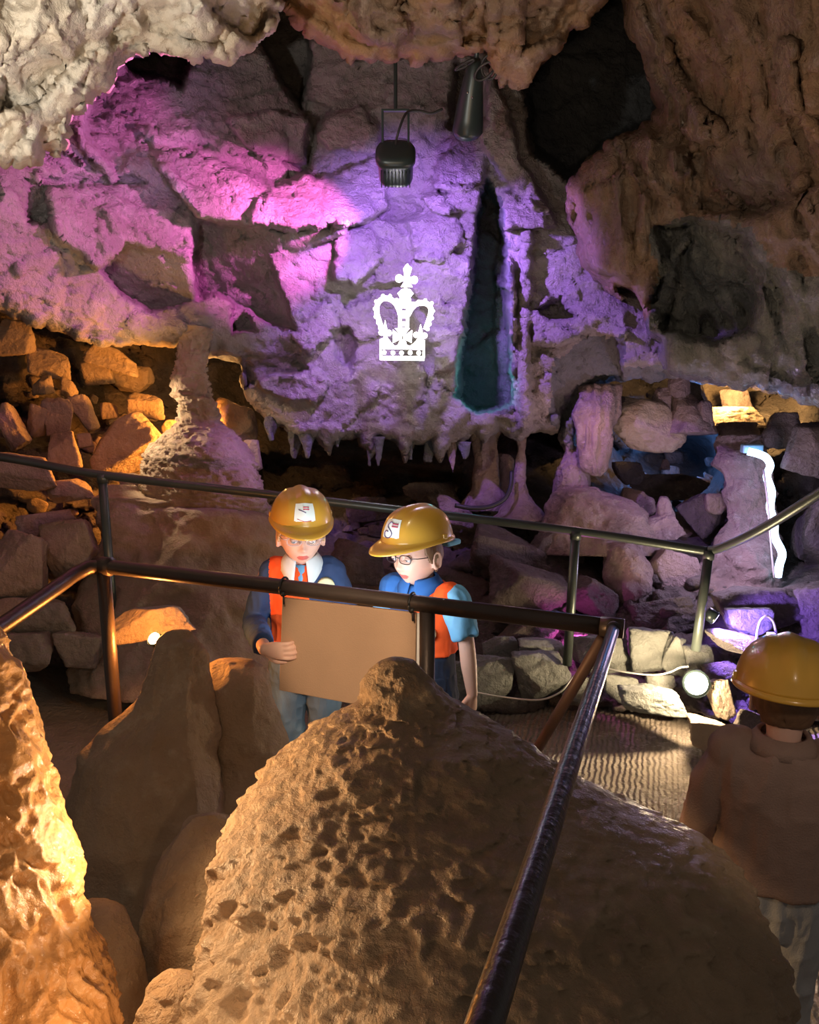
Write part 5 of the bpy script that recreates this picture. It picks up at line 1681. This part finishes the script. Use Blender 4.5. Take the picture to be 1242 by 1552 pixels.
mb.build('emblem', M['boot'], bo)
trousers(boy2, s2, M['dark_navy'])

# ---- third child at the right edge, seen from behind
lo3, yw3 = np.array((.86, 1.74, 0)), R(160)
s3 = .915
arm3 = {1: ((.125 * s3, .0, .925 * s3), (.175 * s3, .0, .73 * s3), (.16 * s3, -.08, .58 * s3)), -1: ((-.125 * s3, .0, .925 * s3), (-.175 * s3, .0, .73 * s3), (-.16 * s3, -.08, .58 * s3))}
kid, hc3, Rm3, hrot3 = child('person', 'child in yellow helmet and brown top at the right edge, seen from behind', lo3, yw3, s3, R(0), R(10), R(0), arm3, 'brown',
    hands=[dict(wrist=np.array(arm3[k][2]), fwd=(0, -.2, -1), palm_n=(-k, 0, 0), thumb_side=-k, s=.95, curl=.4) for k in (1, -1)], hairm=M['brown_hair'], lips=True)
helmet(kid, hc3 + Rm3 @ np.array((0, .004, .034)) * s3, hrot3, 1.0, False, False)
mb = MB()
torso(mb, s3, .60, .022)
for sx in (-1, 1):
    sh, el, wr = [np.array(k) for k in arm3[sx]]
    mb.ball(sh + (-.008 * sx, 0, 0), .060 * s3, 16, 12)
    cone(mb, [sh + (-.02 * sx, 0, .004), sh + (el - sh) * .5, el, el + (wr - el) * .5, el + (wr - el) * .92], [.058 * s3, .054 * s3, .048 * s3, .046 * s3, .042 * s3])
garment('jacket', mb, M['brown_cloth'], kid, wrinkle=.006, wf=16, seed=12)
collar('collar', kid, s3, M['brown_cloth'], (0, .004, .962), length=.02, open_=16)
trousers(kid, s3, M['grey_cloth'])
# ================================================================ light
w = bpy.data.worlds.new('world')
SC.world = w
w.use_nodes = True
bg = w.node_tree.nodes['Background']
bg.inputs[0].default_value = (1, .88, .78, 1)
bg.inputs[1].default_value = .095
# purple flood and its pink half
def ang(a, b, c):
    u, v = np.array(b) - np.array(a), np.array(c) - np.array(a)
    return math.degrees(math.acos(u @ v / np.linalg.norm(u) / np.linalg.norm(v)))
fp_ = P(590, 296, 3.80)
ap_ = P(410, 350, 4.5)
lamp('flood_pink_side', 'SPOT', fp_, (1, .20, .72), 135, P(150, 250, 3.8), .03, 74, .35)
lamp('flood_pink', 'SPOT', fp_, (1, .16, .72), 150, ap_, .03, 2 * ang(fp_, ap_, P(400, 205, 4.5)), .5)
fv_ = P(608, 296, 3.80)
av_ = P(620, 420, 4.7)
lamp('flood_violet', 'SPOT', fv_, (.42, .20, 1), 110, av_, .03, 2 * ang(fv_, av_, P(620, 185, 4.5)), .5)
aw_ = P(850, 440, 4.5)
lamp('flood_violet_side', 'SPOT', fv_, (.42, .20, 1), 110, aw_, .03, 66, .5)
lamp('lip_lamp', 'SPOT', P(520, 420, 3.9), (.62, .24, .95), 24, P(500, 590, 4.8), .03, 62, .7)  # added violet fill for the lower lip, no fixture there
lamp('bell_violet_lamp', 'SPOT', P(480, 590, 4.2), (.52, .24, 1), 9, P(330, 730, 4.5), .03, 55, .6)  # added violet fill on the bell, no lamp stands here
lamp('left_pink_lamp', 'SPOT', P(300, 300, 3.1), (1, .34, .66), 15, P(60, 370, 3.5), .03, 105, .6)
lamp('pocket_lamp', 'SPOT', P(330, 330, 3.6), (.62, .30, 1), 14, P(200, 180, 3.9), .03, 75, .6)
# white lamp that washes the overhang
lamp('overhang_lamp', 'SPOT', P(-220, 260, 1.35), (1, .94, .84), 74, P(180, 50, 2.5), .03, 85, .8)
lamp('lip_amber_lamp', 'SPOT', P(225, 570, 4.15), (1, .50, .14), 7, P(200, 495, 4.15), .03, 130, .6)  # added orange fill for the underside of the lip, source unseen
lamp('kid_lamp', 'SPOT', P(1560, 800, 1.0), (1, .74, .56), 5, P(1190, 1230, 1.7), .05, 60, .7)  # added to lift the third child's dark jacket
lamp('ceiling_lamp', 'SPOT', P(560, 330, 1.9), (1, .66, .36), 13, P(620, 10, 3.0), .06, 70, .9)  # unseen fill that brightens the brown ceiling
lamp('right_lamp', 'SPOT', P(760, 150, 1.7), (1, .76, .56), 34, P(1100, 260, 3.2), .04, 80, .9)  # unseen fill that brightens the dark mass at right
# amber lamps
lamp('amber_lamp', 'POINT', P(228, 950, 2.68), (1, .34, .06), 10, size=.012)
lamp('scree_lamp', 'SPOT', P(335, 655, 4.95), (1, .34, .045), 95, P(100, 620, 5.0), .05, 150, .5)
lamp('nook_lamp', 'POINT', P(345, 590, 5.4), (1, .52, .16), 9, size=.03)
lamp('bell_lamp', 'SPOT', P(160, 600, 4.45), (1, .72, .44), 22, P(260, 660, 4.5), .02, 100, .5)  # rim fill added for the bell's left edge
# path lamp
lamp('path_lamp_light', 'POINT', P(1052, 1030, 3.62), (1, .74, .44), 24, size=.03)
# ledge lamp, strip light, violet lamp, magenta lamp
lamp('ledge_lamp', 'SPOT', P(1110, 590, 5.5), (1, .58, .20), 40, P(1110, 640, 5.8), .05, 165, .3)
lamp('strip_lamp', 'POINT', P(1120, 800, 4.35), (.80, .62, 1), 12, size=.05)
lamp('recess_lamp', 'POINT', P(900, 660, 4.6), (1, .55, .60), 2.2, size=.05)
lamp('violet_lamp', 'SPOT', P(1092, 942, 3.86), (.30, .16, 1), 60, P(1150, 985, 3.9), .02, 130, .5)
lamp('blue_lamp', 'POINT', P(1020, 690, 7.2), (.12, .34, 1), 10, size=.1)
lamp('magenta_lamp', 'POINT', P(872, 968, 4.28), (1, .15, .75), 2.5, size=.02)
lamp('cleft_lamp', 'POINT', P(742, 575, 5.0), (.08, .60, .62), 1.8, size=.04)  # added teal fill, the cleft has no visible lamp
# reading light behind the board, for the boys
lamp('reading_lamp', 'AREA', P(535, 945, 2.58), (.94, .97, 1), 3.3, P(545, 850, 3.1), .25)
# warm lamps and added fills by the camera side
lamp('helmet_lamp', 'SPOT', P(520, 60, 1.9), (1, .80, .56), 22, P(540, 860, 2.9), .08, 42, .7)  # overhead fill added for helmet tops and board
lamp('board_lamp', 'SPOT', P(380, 700, 1.0), (1, .74, .50), 78, P(530, 970, 2.4), .05, 20, .5)  # added fill for the camera side of the board
lamp('mound_lamp', 'SPOT', P(20, 1120, 1.62), (1, .60, .28), 44, P(420, 1300, 1.5), .04, 100, .5)
lamp('wet_lamp', 'SPOT', P(264, 1240, 1.22), (1, .78, .54), 6.5, P(60, 1220, 1.2), .012, 120, .5)  # added to raise glints on the orange stalagmite
lamp('wet_fill', 'SPOT', P(60, 1000, .6), (1, .60, .28), 3.6, P(30, 1180, 1.1), .03, 70, .8)
lamp('low_lamp', 'POINT', P(225, 1640, .98), (1, .66, .38), 2.2, size=.02)
